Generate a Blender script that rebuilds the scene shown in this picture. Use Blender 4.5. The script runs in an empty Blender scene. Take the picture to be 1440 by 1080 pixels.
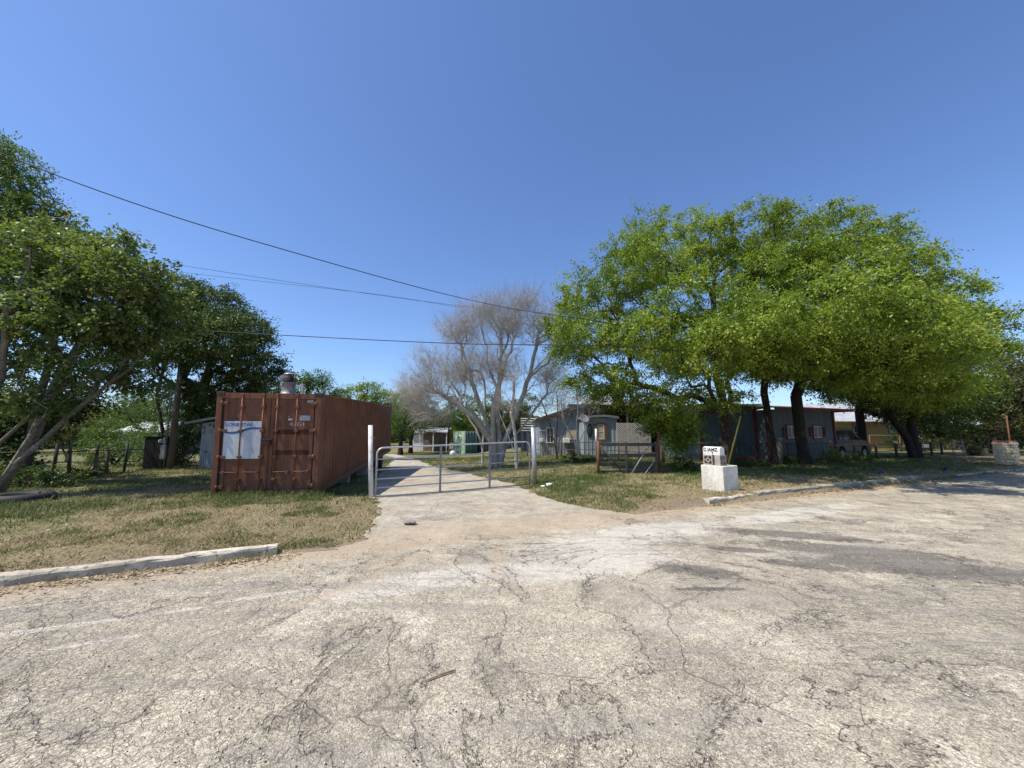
import bpy, math, random
import numpy as np
from mathutils import Vector, Matrix, Euler
R = math.radians
PI = math.pi
sc = bpy.context.scene
col = sc.collection
# ------------------------------------------------------------------ camera
F = 540.0; W0 = 720.0; H0 = 540.0
PITCH = R(7.07); CZ = 1.6
cam_d = bpy.data.cameras.new('camera'); cam = bpy.data.objects.new('camera', cam_d); col.objects.link(cam)
cam_d.sensor_width = 36; cam_d.lens = F/1440*36; cam_d.clip_end = 3000; cam_d.clip_start = 0.05
cam.location = (0, 0, CZ); cam.rotation_euler = (R(90)+PITCH, 0, 0)
sc.camera = cam

def smooth(a, b, x):
    t = np.clip((x-a)/(b-a), 0, 1); return t*t*(3-2*t)
def h0(x, y):
    """gentle fall of the lot away from the road"""
    w = np.clip((x+4)/8.0, 0, 1)
    return -0.025*np.clip(y-7, 0, 38)*(1-w)
def P(px, py, y):
    u = (px-W0)/F; v = (H0-py)/F
    d = Vector((u, math.cos(PITCH)-v*math.sin(PITCH), math.sin(PITCH)+v*math.cos(PITCH)))
    return Vector((0, 0, CZ)) + d*(y/d.y)
def G(px, py):
    """ground point that is seen at a photo pixel"""
    y = 8.0
    u = (px-W0)/F; v = (H0-py)/F
    dx, dy, dz = u, math.cos(PITCH)-v*math.sin(PITCH), math.sin(PITCH)+v*math.cos(PITCH)
    for _ in range(60):
        z = float(h0(np.float64(dx/dy*y), np.float64(y)))
        y = 0.5*y+0.5*min((z-CZ)/(dz/dy), 120)
    return Vector((dx/dy*y, y, float(h0(np.float64(dx/dy*y), np.float64(y)))))
# road edge line  (y = A + B x)
RA, RB = 6.62, 0.462
def road_s(x, y):     # signed metres beyond the road edge (positive = lot side)
    return (y-(RA+RB*x))*0.908

# ------------------------------------------------------------------ node helpers
class NT:
    def __init__(s, tree): s.t = tree; s._pos = None
    def n(s, typ, ins=None, **kw):
        nd = s.t.nodes.new(typ)
        for k, v in kw.items(): setattr(nd, k, v)
        for k, v in (ins or {}).items():
            if isinstance(v, bpy.types.NodeSocket): s.t.links.new(v, nd.inputs[k])
            elif v is not None: nd.inputs[k].default_value = v
        return nd
    def pos(s):
        if s._pos is None: s._pos = s.n('ShaderNodeNewGeometry').outputs['Position']
        return s._pos
    def obj(s): return s.n('ShaderNodeTexCoord').outputs['Object']
    def map(s, vec, scale=(1, 1, 1), rot=(0, 0, 0), loc=(0, 0, 0)):
        return s.n('ShaderNodeMapping', {'Vector': vec, 'Scale': scale, 'Rotation': rot, 'Location': loc}).outputs[0]
    def noise(s, scale, detail=4, rough=.55, dist=0, vec=None):
        return s.n('ShaderNodeTexNoise', {'Vector': vec or s.pos(), 'Scale': scale, 'Detail': detail, 'Roughness': rough, 'Distortion': dist}).outputs['Fac']
    def noisec(s, scale, detail=2, vec=None):
        return s.n('ShaderNodeTexNoise', {'Vector': vec or s.pos(), 'Scale': scale, 'Detail': detail}).outputs['Color']
    def vor(s, scale, feature='F1', vec=None, out='Distance', rnd=1):
        return s.n('ShaderNodeTexVoronoi', {'Vector': vec or s.pos(), 'Scale': scale, 'Randomness': rnd}, feature=feature).outputs[out]
    def m(s, op, a, b=0.0, c=None, clamp=False):
        nd = s.n('ShaderNodeMath', operation=op); nd.use_clamp = clamp
        for i, v in enumerate((a, b, c)):
            if v is None: continue
            if isinstance(v, bpy.types.NodeSocket): s.t.links.new(v, nd.inputs[i])
            else: nd.inputs[i].default_value = v
        return nd.outputs[0]
    def vm(s, op, a, b):
        nd = s.n('ShaderNodeVectorMath', operation=op)
        for i, v in enumerate((a, b)):
            if isinstance(v, bpy.types.NodeSocket): s.t.links.new(v, nd.inputs[i])
            else: nd.inputs[i].default_value = v
        return nd.outputs[0]
    def mr(s, v, a, b, c=0.0, d=1.0, smooth=True):
        return s.n('ShaderNodeMapRange', {0: v, 1: a, 2: b, 3: c, 4: d}, interpolation_type='SMOOTHSTEP' if smooth else 'LINEAR').outputs[0]
    def mix(s, f, a, b):
        nd = s.n('ShaderNodeMix', data_type='RGBA')
        for i, v in ((0, f), (6, a), (7, b)):
            if isinstance(v, bpy.types.NodeSocket): s.t.links.new(v, nd.inputs[i])
            else: nd.inputs[i].default_value = (tuple(v)+(1,))[:4] if i else v
        return nd.outputs[2]
    def mul(s, colr, f):   # colour times scalar
        nd = s.n('ShaderNodeVectorMath', operation='SCALE')
        if isinstance(colr, bpy.types.NodeSocket): s.t.links.new(colr, nd.inputs[0])
        else: nd.inputs[0].default_value = colr[:3]
        if isinstance(f, bpy.types.NodeSocket): s.t.links.new(f, nd.inputs['Scale'])
        else: nd.inputs['Scale'].default_value = f
        return nd.outputs[0]
    def bump(s, h, strength=.5, dist=.01, normal=None):
        return s.n('ShaderNodeBump', {'Height': h, 'Strength': strength, 'Distance': dist, 'Normal': normal}).outputs[0]
    def xyz(s, v): 
        nd = s.n('ShaderNodeSeparateXYZ', {0: v}); return nd.outputs
    def attr(s, name): return s.n('ShaderNodeAttribute', attribute_name=name).outputs['Fac']
    def wstrokes(s, nx, ny, lst, jit):
        """mask of soft elongated stains: (cx,cy,rx,ry,angle)"""
        tot = None
        for (cx, cy, rx, ry, a) in lst:
            ca, sa = math.cos(a), math.sin(a)
            X = s.m('ADD', s.m('MULTIPLY', nx, ca/rx), s.m('MULTIPLY_ADD', ny, sa/rx, -(cx*ca+cy*sa)/rx))
            Y = s.m('ADD', s.m('MULTIPLY', nx, -sa/ry), s.m('MULTIPLY_ADD', ny, ca/ry, -(-cx*sa+cy*ca)/ry))
            d = s.m('ADD', s.m('MULTIPLY', X, X), s.m('MULTIPLY', Y, Y))
            d = s.m('ADD', d, jit)
            k = s.mr(d, 1.3, .6)
            tot = k if tot is None else s.m('MAXIMUM', tot, k)
        return tot
def newmat(name):
    m = bpy.data.materials.new(name); m.use_nodes = True
    nt = m.node_tree; nt.nodes.clear()
    T = NT(nt); T.m_ = m
    T.out = nt.nodes.new('ShaderNodeOutputMaterial')
    return T
def principled(T, color, rough=.7, metal=0, normal=None, spec=.4, **kw):
    ins = {'Base Color': color if isinstance(color, bpy.types.NodeSocket) else (tuple(color)+(1,))[:4], 'Roughness': rough, 'Metallic': metal, 'Normal': normal, 'Specular IOR Level': spec}
    ins.update(kw)
    p = T.n('ShaderNodeBsdfPrincipled', ins)
    T.t.links.new(p.outputs[0], T.out.inputs[0]); return p
MATS = {}
def simple(name, c1, c2=None, rough=.7, metal=0, scale=3, bump=.3, bscale=40, spot=None, spot_amt=.6, spec=.4, bdist=.005, stretch=(1, 1, 1), objc=True):
    """painted / weathered surface: two tones, optional worn spots"""
    if name in MATS: return MATS[name]
    T = newmat(name)
    v = T.map(T.obj() if objc else T.pos(), scale=stretch)
    c2 = c2 or tuple(x*.75 for x in c1)
    n1 = T.noise(scale, 6, .62, .3, v)
    cc = T.mix(T.mr(n1, .35, .65), c1, c2)
    fine = T.noise(bscale, 5, .65, 0, v)
    cc = T.mul(cc, T.mr(fine, .25, .75, .82, 1.15, False))
    if spot:
        n2 = T.noise(scale*2.7, 8, .7, .6, v)
        cc = T.mix(T.mr(n2, spot_amt-.02, spot_amt+.05), cc, spot)
    principled(T, cc, rough, metal, T.bump(fine, bump, bdist), spec)
    MATS[name] = T.m_; return T.m_

# ------------------------------------------------------------------ mesh helpers
class MB:
    def __init__(s): s.v = []; s.f = []; s.sm = []
    def add(s, vs, fs, M=None, smooth=False):
        o = len(s.v)
        s.v += [tuple(M @ Vector(v)) if M is not None else tuple(v) for v in vs]
        s.f += [tuple(i+o for i in f) for f in fs]; s.sm += [smooth]*len(fs); return s
    def box(s, x0, x1, y0, y1, z0, z1, M=None, bev=0.0):
        if bev:
            b = bev; vs = []; 
            bm = __import__('bmesh').new(); bmesh = __import__('bmesh')
            bmesh.ops.create_cube(bm, size=1)
            for v in bm.verts: v.co = Vector((x0+(v.co.x+.5)*(x1-x0), y0+(v.co.y+.5)*(y1-y0), z0+(v.co.z+.5)*(z1-z0)))
            bmesh.ops.bevel(bm, geom=bm.edges[:], offset=b, segments=2, affect='EDGES', profile=.5)
            bm.verts.index_update()
            s.add([v.co[:] for v in bm.verts], [[v.index for v in f.verts] for f in bm.faces], M); bm.free(); return s
        vs = [(x, y, z) for z in (z0, z1) for y in (y0, y1) for x in (x0, x1)]
        fs = [(0, 2, 3, 1), (4, 5, 7, 6), (0, 1, 5, 4), (2, 6, 7, 3), (0, 4, 6, 2), (1, 3, 7, 5)]
        return s.add(vs, fs, M)
    def tube(s, pts, r, n=8, caps=True, M=None):
        pts = [Vector(p) for p in pts]
        rs = r if isinstance(r, (list, tuple)) else [r]*len(pts)
        vs = []; fs = []
        ref = None
        for i, p in enumerate(pts):
            d = (pts[min(i+1, len(pts)-1)]-pts[max(i-1, 0)]).normalized()
            if ref is None: ref = Vector((0, 0, 1)) if abs(d.z) < .9 else Vector((1, 0, 0))
            a = d.cross(ref).normalized(); b = d.cross(a).normalized(); ref = -b if False else ref
            if i and (a-pa).length > 1.5: pass
            for k in range(n):
                t = 2*PI*k/n; vs.append(p+(a*math.cos(t)+b*math.sin(t))*rs[i])
            pa = a
        for i in range(len(pts)-1):
            for k in range(n): fs.append((i*n+k, i*n+(k+1) % n, (i+1)*n+(k+1) % n, (i+1)*n+k))
        s.add(vs, fs, M, True)
        if caps:
            o = len(s.v)-len(vs)
            s.f += [tuple(o+k for k in reversed(range(n))), tuple(o+(len(pts)-1)*n+k for k in range(n))]; s.sm += [False, False]
        return s
    def prism(s, poly, y0, y1, M=None):
        """poly of (x,z) extruded along y"""
        n = len(poly)
        vs = [(x, y0, z) for x, z in poly]+[(x, y1, z) for x, z in poly]
        fs = [tuple(range(n)), tuple(reversed(range(n, 2*n)))]+[(i, i+n, (i+1) % n+n, (i+1) % n) for i in range(n)]
        return s.add(vs, fs, M)
    def lathe(s, prof, n=24, M=None, cx=0, cy=0, smooth=True):
        vs = [(cx+r*math.cos(2*PI*k/n), cy+r*math.sin(2*PI*k/n), z) for r, z in prof for k in range(n)]
        fs = [(i*n+k, i*n+(k+1) % n, (i+1)*n+(k+1) % n, (i+1)*n+k) for i in range(len(prof)-1) for k in range(n)]
        return s.add(vs, fs, M, smooth)
    def build(s, name, mat, parent=None, M=None):
        me = bpy.data.meshes.new(name); me.from_pydata(s.v, [], s.f); me.polygons.foreach_set('use_smooth', s.sm)
        me.materials.append(mat); me.update()
        o = bpy.data.objects.new(name, me); col.objects.link(o)
        if parent: o.parent = parent
        if M is not None: o.matrix_local = M
        return o
def npmesh(name, verts, faces, mat, parent=None, attr=None, smooth=False):
    """verts (n,3), faces (m,k) numpy"""
    me = bpy.data.meshes.new(name)
    n, k = faces.shape
    me.vertices.add(len(verts)); me.vertices.foreach_set('co', np.ascontiguousarray(verts, dtype=np.float32).ravel())
    me.loops.add(n*k); me.loops.foreach_set('vertex_index', np.ascontiguousarray(faces, dtype=np.int32).ravel())
    me.polygons.add(n); me.polygons.foreach_set('loop_start', np.arange(0, n*k, k, dtype=np.int32))
    if smooth: me.polygons.foreach_set('use_smooth', np.ones(n, dtype=bool))
    me.update(calc_edges=True)
    if attr is not None:
        a = me.attributes.new('v', 'FLOAT', 'POINT'); a.data.foreach_set('value', attr.astype(np.float32))
    me.materials.append(mat)
    o = bpy.data.objects.new(name, me); col.objects.link(o)
    if parent: o.parent = parent
    return o
def tag(o, label=None, cat=None, group=None, kind=None):
    if label: o['label'] = label
    if cat: o['category'] = cat
    if group: o['group'] = group
    if kind: o['kind'] = kind
    return o
def empty(name, loc, label, cat, group=None, rot=(0, 0, 0)):
    o = bpy.data.objects.new(name, None); col.objects.link(o); o.location = loc; o.rotation_euler = rot
    o.empty_display_size = .2
    return tag(o, label, cat, group)
def copy_tree(o, parent=None):
    c = o.copy(); col.objects.link(c); c.parent = parent
    for ch in o.children: copy_tree(ch, c)
    return c
def text_mesh(txt, size, mat, name, parent, M, extrude=.001, sx=1.0, offset=0.0):
    cu = bpy.data.curves.new('t', 'FONT'); cu.body = txt; cu.size = size; cu.extrude = extrude; cu.offset = offset; cu.resolution_u = 3
    tmp = bpy.data.objects.new('t', cu); col.objects.link(tmp)
    dg = bpy.context.evaluated_depsgraph_get()
    me = bpy.data.meshes.new_from_object(tmp.evaluated_get(dg)); bpy.data.objects.remove(tmp)
    me.name = name; me.materials.clear(); me.materials.append(mat)
    for v in me.vertices: v.co.x *= sx
    o = bpy.data.objects.new(name, me); col.objects.link(o); o.parent = parent; o.matrix_local = M
    return o

# ------------------------------------------------------------------ world and sun
SUN_L = Vector((.92, .39, 0)).normalized()*math.cos(R(60)); SUN_L.z = -math.sin(R(60))
az = math.atan2(-SUN_L.x, -SUN_L.y)
w = bpy.data.worlds.new('World'); sc.world = w; w.use_nodes = True
wt = w.node_tree; bg = wt.nodes['Background']
sky = wt.nodes.new('ShaderNodeTexSky'); sky.sky_type = 'NISHITA'; sky.sun_disc = False
sky.sun_elevation = R(60); sky.sun_rotation = az % (2*PI); sky.air_density = 1.0; sky.dust_density = .6; sky.ozone_density = 4.0
tint = wt.nodes.new('ShaderNodeVectorMath'); tint.operation = 'MULTIPLY'; tint.inputs[1].default_value = (.96, 1.08, 1.30)
wt.links.new(sky.outputs[0], tint.inputs[0]); wt.links.new(tint.outputs[0], bg.inputs[0]); bg.inputs[1].default_value = .12
sl = bpy.data.lights.new('sun', 'SUN'); sl.energy = 4.9; sl.angle = R(.53); sl.color = (1, .945, .85)
so = bpy.data.objects.new('sun', sl); col.objects.link(so); so.rotation_euler = SUN_L.to_track_quat('-Z', 'Y').to_euler(); so.location = (-20, -5, 30)
sc.view_settings.view_transform = 'Standard'; sc.view_settings.look = 'None'; sc.view_settings.gamma = 1; sc.view_settings.exposure = .28
sc.cycles.max_bounces = 6; sc.cycles.diffuse_bounces = 3; sc.cycles.transmission_bounces = 3; sc.cycles.transparent_max_bounces = 4
sc.cycles.use_adaptive_sampling = True

exec_parts = []
# ------------------------------------------------------------------ ground, road, drive
rng = np.random.default_rng(7)
def vnoise(x, y, s, seed=0):
    """cheap smooth value noise for terrain and scatter"""
    x = np.asarray(x, dtype=float)/s; y = np.asarray(y, dtype=float)/s
    xi = np.floor(x).astype(np.int64); yi = np.floor(y).astype(np.int64); fx = x-xi; fy = y-yi
    fx = fx*fx*(3-2*fx); fy = fy*fy*(3-2*fy)
    def hsh(a, b):
        n = (a*374761393+b*668265263+seed*982451653) & 0x7fffffff
        n = ((n ^ (n >> 13))*1274126177) & 0x7fffffff
        return ((n ^ (n >> 16)) & 0xffff)/65535.0
    return (hsh(xi, yi)*(1-fx)+hsh(xi+1, yi)*fx)*(1-fy)+(hsh(xi, yi+1)*(1-fx)+hsh(xi+1, yi+1)*fx)*fy
# drive outline in world coordinates: left and right edge x as function of y
DL = [(4.6, -3.6), (5.2, -2.75), (6.0, -2.35), (6.9, -2.35), (8.0, -2.6), (9.3, -3.05), (10.5, -3.6), (12, -4.4), (16, -5.6), (21, -6.8), (28, -8.6), (36, -11), (44, -15)]
DR = [(4.6, 5.2), (6.6, 4.0), (7.2, 3.2), (7.6, 2.6), (8.2, 1.75), (9.2, 1.05), (10.8, .45), (12.2, .1), (14, -.6), (17, -1.9), (21, -3.7), (25, -5.4), (30, -7.2), (36, -9.8), (44, -13.2)]
def dl(y): return np.interp(y, [a for a, b in DL], [b for a, b in DL])
def dr(y): return np.interp(y, [a for a, b in DR], [b for a, b in DR])
def in_drive(x, y, m=0.0):
    j = .12*(vnoise(x, y, .35, 3)-.5)+.25*(vnoise(x, y, 1.1, 4)-.5)
    return (y > 4.6) & (y < 44) & (x > dl(y)-m+j) & (x < dr(y)+m+j)
KL0, KL1 = (-40.0, RA+RB*-40.0), (G(385, 772).x, G(385, 772).y)
def hg(x, y):
    s = road_s(x, y)
    lawn = smooth(.14, .34, s)
    dd = np.maximum(dl(y)-x, x-dr(y)); dd = np.where((y > 44) | (y < 3), 5, dd)
    ed = smooth(.05, .9, dd)
    up = .10*smooth(.9, 2.0, dd)*lawn*(1-smooth(6, 14, s))
    n = (vnoise(x, y, 1.7, 1)-.5)*.05+(vnoise(x, y, .5, 2)-.5)*.025
    return h0(x, y)+lawn*ed*(n*(1-.5*smooth(15, 30, s))+.012)+up-.02*(1-lawn*ed)
xs = np.unique(np.concatenate([np.array([-900, -400, -200, -120, -80, -60, -50]), np.arange(-45, -18, .5), np.arange(-18, 24, .12), np.arange(24, 50, .5), np.array([60, 80, 120, 200, 400, 900])]))
ys = np.unique(np.concatenate([np.array([-400, -100, -40, -20, -10, -4]), np.arange(0, 22, .12), np.arange(22, 50, .5), np.array([55, 60, 80, 120, 200, 400, 1200])]))
X, Y = np.meshgrid(xs, ys)
Z = hg(X, Y)
V = np.stack([X, Y, Z], -1).reshape(-1, 3)
nx = len(xs); ny = len(ys)
i = (np.arange(ny-1)[:, None]*nx+np.arange(nx-1)[None, :]).ravel()
Fq = np.stack([i, i+1, i+nx+1, i+nx], -1)

# lawn / soil material
T = newmat('lawn_soil')
p = T.pos(); X_, Y_, Z_ = T.xyz(p)
green = T.mix(T.noise(6, 5), (.085, .11, .03), (.14, .155, .055))
dry = T.mix(T.noise(9, 6), (.30, .235, .13), (.19, .15, .085))
dirt = T.mix(T.noise(14, 8, .7), (.33, .26, .18), (.22, .165, .11))
s_ = T.m('MULTIPLY', T.m('SUBTRACT', Y_, T.m('MULTIPLY_ADD', X_, RB, RA)), .908)
n1 = T.noise(.55, 5, .6, .4); n2 = T.noise(2.6, 6, .65)
k = T.m('ADD', T.m('MULTIPLY', n1, .6), T.m('MULTIPLY', n2, .4))
k = T.m('ADD', k, T.mr(s_, .2, 5.5, -.16, .03, False))
gm = T.mr(k, .44, .58)
cc = T.mix(gm, dry, green)
cc = T.mix(T.mr(T.noise(1.3, 7, .7, .3), .57, .66), cc, dirt)
edge = T.mr(T.m('ADD', s_, T.m('MULTIPLY', T.noise(2.2, 6), -.9)), .15, -.35)
cc = T.mix(edge, cc, dirt)
fine = T.noise(45, 6, .7)
cc = T.mul(cc, T.mr(fine, .3, .7, .6, 1.35, False))
principled(T, cc, .95, 0, T.bump(T.m('ADD', fine, T.m('MULTIPLY', T.noise(12, 5), 1.5)), .8, .03), .15)
M_lawn = T.m_
g = npmesh('ground', V, Fq, M_lawn, smooth=True); tag(g, kind='structure')

# road material -----------------------------------------------------------
def wp(px, py): q = G(px, py); return q.x, q.y
def road_material(name, drive=False):
    T = newmat(name)
    p = T.pos(); x, y, z = T.xyz(p)
    warp = T.vm('MULTIPLY', T.vm('SUBTRACT', T.noisec(1.6, 4), (.5, .5, .5)), (.45, .45, 0))
    wv = T.vm('ADD', p, warp)
    warp2 = T.vm('MULTIPLY', T.vm('SUBTRACT', T.noisec(9, 3), (.5, .5, .5)), (.09, .09, 0))
    wv2 = T.vm('ADD', p, warp2); wv3 = T.vm('ADD', wv, warp2)
    flat = lambda v: T.vm('MULTIPLY', v, (1, 1, 0))
    big = T.vor(.62, 'DISTANCE_TO_EDGE', flat(wv3))
    mid = T.vor(2.3, 'DISTANCE_TO_EDGE', flat(wv3))
    ali = T.vor(8.5, 'DISTANCE_TO_EDGE', flat(wv2))
    alif = T.vor(17, 'DISTANCE_TO_EDGE', flat(wv2))
    nA = T.noise(.45, 4, .6, .5); nB = T.noise(1.1, 6, .65, .3); nC = T.noise(3.7, 7, .7)
    # where the surface has broken up like alligator skin (strong to the left, in patches elsewhere)
    alm = T.m('ADD', T.mr(x, 0.5, -2.4, 0, .55), T.m('MULTIPLY', T.m('SUBTRACT', nA, .40), 2.6), clamp=True)
    alm = T.m('MULTIPLY', alm, T.mr(y, 5.8, 4.2, .25, 1))
    if drive: alm = T.m('MULTIPLY', alm, .3)
    nL0 = T.noise(.42, 8, .62, .6, T.vm('ADD', p, (3.1, 7.7, 0))); alm = T.m('MAXIMUM', alm, T.m('MULTIPLY', T.mr(T.m('ABSOLUTE', T.m('SUBTRACT', nL0, .505)), .05, .01), T.mr(T.noise(1.3, 5, .7), .42, .60)))
    wcr = T.mr(nC, .3, .7, .2, 1.5, False)
    cb = T.m('MULTIPLY', T.mr(T.m('DIVIDE', big, wcr), .009, .0), T.mr(nB, .40, .50))
    cbw = T.m('MULTIPLY', T.mr(T.m('DIVIDE', big, wcr), .10, .0), T.m('MULTIPLY', T.mr(nB, .45, .6), T.mr(T.noise(14, 6, .75), .40, .62)))
    cm = T.m('MULTIPLY', T.mr(T.m('DIVIDE', mid, wcr), .013, .0), T.mr(T.noise(.8, 5, .6), .46, .56))
    ca = T.m('MULTIPLY', T.mr(T.m('DIVIDE', ali, wcr), .055, .0), alm)
    cf = T.m('MULTIPLY', T.mr(alif, .05, .0), T.m('MULTIPLY', alm, .5))
    crack = T.m('MAXIMUM', T.m('MAXIMUM', T.m('MULTIPLY', cb, .8), T.m('MULTIPLY', cm, .55)), T.m('MAXIMUM', T.m('MULTIPLY', ca, .68), cf))
    brk = T.mr(T.noise(6, 5, .7), .34, .54, .45, 1); crack = T.m('MULTIPLY', crack, brk)
    # aggregate
    ag = T.vor(150, 'F1', out='Color'); agx = T.xyz(ag)[0]
    agd = T.vor(150, 'F1')
    fn = T.noise(60, 5, .75)
    base = T.mix(T.mr(nB, .3, .7), (.465, .405, .30), (.375, .325, .245))
    base = T.mix(T.mr(T.noise(.9, 5, .6, .8), .5, .72), base, (.55, .48, .37))
    nL = T.noise(.42, 8, .62, .6, T.vm('ADD', p, (3.1, 7.7, 0))); dL_ = T.m('ABSOLUTE', T.m('SUBTRACT', nL, .505))
    lay = T.mr(nL, .503, .507); ledge_shade = T.m('MULTIPLY', T.mr(dL_, .0065, .0), T.mr(T.noise(2.0, 5, .7), .38, .55)); brkz = T.m('MULTIPLY', T.mr(dL_, .04, .0), T.mr(T.noise(1.3, 5, .7), .42, .62))
    if not drive:
        base = T.mul(base, T.mr(lay, 0, 1, 1.05, .93)); base = T.mix(T.m('MULTIPLY', brkz, T.mr(T.noise(19, 6, .8), .36, .6, .1, .5)), base, (.25, .215, .17))
    if drive: base = T.mix(T.mr(nB, .3, .7), (.50, .445, .35), (.37, .325, .25))
    base = T.mul(base, T.mr(T.noise(3.2, 8, .78, .3), .36, .64, .80, 1.18, False))
    base = T.mul(base, T.mr(T.noise(11, 6, .8, .2), .36, .64, .84, 1.14, False))
    base = T.mul(base, T.mr(agx, 0, 1, .55, 1.40, False))
    ag2 = T.xyz(T.vor(70, 'F1', out='Color'))[1]; base = T.mul(base, T.mr(ag2, 0, 1, .74, 1.24, False))
    base = T.mix(T.m('MULTIPLY', T.mr(T.noise(22, 6, .75), .54, .66), .42), base, (.19, .17, .145))
    base = T.mul(base, T.mr(fn, .3, .7, .80, 1.18, False))
    jit = T.m('ADD', T.m('MULTIPLY', T.m('SUBTRACT', nC, .5), 2.4), T.m('MULTIPLY', T.m('SUBTRACT', T.noise(12, 6, .8), .5), 3.4))
    if not drive:
        # bleached scuffed swathe
        white = T.wstrokes(x, y, [(*wp(610, 815), 1.3, .28, .42), (*wp(900, 752), 1.9, .5, .45), (*wp(1120, 722), 2.2, .35, .45), (*wp(370, 838), .45, .05, .40), (*wp(60, 885), .6, .045, .38), (*wp(230, 862), .4, .03, .4), (*wp(120, 905), .35, .03, .4), (*wp(830, 790), 1.2, .5, .4)], T.m('MULTIPLY', jit, .9))
        st = T.noise(7, 4, .6, .2, T.map(p, scale=(1, 9, 1), rot=(0, 0, R(-22))))
        base = T.mix(T.m('MULTIPLY', white, T.mr(st, .38, .56, .12, .62)), base, (.66, .62, .54))
        # dark bitumen patches where the seal coat has worn away to old asphalt
        e = []
        for (a, b, c, d, ang, ) in ((1110, 752, 1.1, .24, -.35), (1200, 775, 1.3, .33, -.32), (1310, 800, 1.5, .36, -.3), (985, 803, .45, .20, -.3), (1140, 795, .55, .15, -.35), (1040, 773, .45, .12, -.2), (1000, 828, .35, .05, 0)):
            e.append((*wp(a, b), c, d, ang))
        dk = T.wstrokes(x, y, e, T.m('MULTIPLY', jit, 1.0))
        base = T.mix(T.m('MULTIPLY', dk, T.mr(T.noise(26, 6, .8), .36, .6, .95, .65)), base, T.mul((.115, .103, .09), T.mr(agx, 0, 1, .6, 1.4, False)))
        # ridged scraped strip on the right
        rid = T.wstrokes(x, y, [(*wp(1360, 880), 1.6, .75, .5)], jit)
        rs = T.noise(9, 3, .5, .1, T.map(p, scale=(.5, 2.2, 1), rot=(0, 0, R(-27))))
        base = T.mix(T.m('MULTIPLY', rid, T.mr(rs, .40, .5, .16, 0)), base, (.20, .18, .155))
        # faint tyre lanes
        lane = T.m('MULTIPLY', T.mr(T.noise(1.5, 3, .5, 0, T.map(p, scale=(.35, 2.4, 1), rot=(0, 0, R(-24)))), .5, .62), .35)
        base = T.mix(lane, base, (.26, .235, .205))
    # blown earth along the edge and across the mouth of the drive
    s_ = T.m('MULTIPLY', T.m('SUBTRACT', y, T.m('MULTIPLY_ADD', x, RB, RA)), .908)
    earth = T.mr(T.m('ADD', s_, T.m('MULTIPLY', T.m('SUBTRACT', nC, .5), 1.3)), -.75, .0)
    ec = T.mix(nC, (.46, .34, .22), (.38, .29, .195))
    if drive:
        earth = T.m('MULTIPLY', T.mr(T.m('ADD', s_, T.m('MULTIPLY', T.m('SUBTRACT', nB, .5), 1.6)), 1.5, .2), .75)
        e2 = T.wstrokes(x, y, [(*wp(860, 738), 1.2, .16, .3)], jit); earth = T.m('MAXIMUM', earth, e2)
        earth = T.m('MAXIMUM', earth, T.m('MULTIPLY', T.mr(T.noise(.8, 6, .7), .50, .62), .55))
        base = T.mix(T.m('MULTIPLY', T.mr(T.noise(1.7, 7, .75), .52, .6), .5), base, (.27, .235, .18))
    else:
        e2 = T.wstrokes(x, y, [(*wp(470, 835), .5, .10, .75), (*wp(700, 790), .12, .55, 0), (*wp(560, 790), .5, .12, .75), (*wp(980, 718), 1.7, .22, .40)], T.m('MULTIPLY', jit, .7))
        earth = T.m('MAXIMUM', earth, T.m('MULTIPLY', e2, .6))
    base = T.mix(T.m('MULTIPLY', earth, .72), base, T.mul(ec, T.mr(fn, .3, .7, .8, 1.2, False)))
    crack = T.m('MULTIPLY', crack, T.m('SUBTRACT', 1, T.m('MULTIPLY', earth, .8)))
    base = T.mix(T.m('MULTIPLY', cbw, .35), base, (.2, .165, .13))
    base = T.mix(T.m('MULTIPLY', crack, .72), base, (.14, .12, .095))
    if not drive: base = T.mix(T.m('MULTIPLY', ledge_shade, .7), base, (.12, .10, .08))  # shadow of the layer steps painted as a dark line
    h = T.m('MULTIPLY', crack, -1.0)
    if not drive: h = T.m('ADD', h, T.m('MULTIPLY', lay, -1.6))
    h = T.m('ADD', h, T.m('MULTIPLY', agd, -.35)); h = T.m('ADD', h, T.m('MULTIPLY', fn, .45))
    h = T.m('ADD', h, T.m('MULTIPLY', T.mr(ali, 0, .3), T.m('MULTIPLY', alm, .5)))
    h = T.m('ADD', h, T.m('MULTIPLY', nC, 1.0))
    if not drive: h = T.m('ADD', h, T.m('MULTIPLY', T.m('MULTIPLY', T.m('SUBTRACT', rs, .5), rid), 6))
    principled(T, base, .92, 0, T.bump(h, .85, .014), .25)
    return T.m_
M_road = road_material('old_asphalt'); M_drive = road_material('pale_chipseal', True)
# road sheet: strips running back from a ragged edge
us = np.arange(-45, 60, .07)
edge_y = RA+RB*us+.10*(vnoise(us, us*0, .5, 5)-.5)+.22*(vnoise(us, us*0, 1.6, 6)-.5)-.03
mouth = (us > -2.9) & (us < 3.6)
edge_y = np.where(us < KL1[0], RA+RB*us-.10+.16*(vnoise(us, us*0, .4, 5)-.5), edge_y)
rows = [0, .15, .5, 1, 2, 3.5, 6, 10, 30, 60]
V = []; 
for r_ in rows:
    yy = edge_y-r_
    V.append(np.stack([us, yy, np.full_like(us, 0.0)], -1))
V = np.concatenate(V); n = len(us)
V[:n, 2] = -.012
i = (np.arange(len(rows)-1)[:, None]*n+np.arange(n-1)[None, :]).ravel()
rd = npmesh('road', V, np.stack([i+n, i+n+1, i+1, i], -1), M_road, smooth=True); tag(rd, kind='structure')
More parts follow.
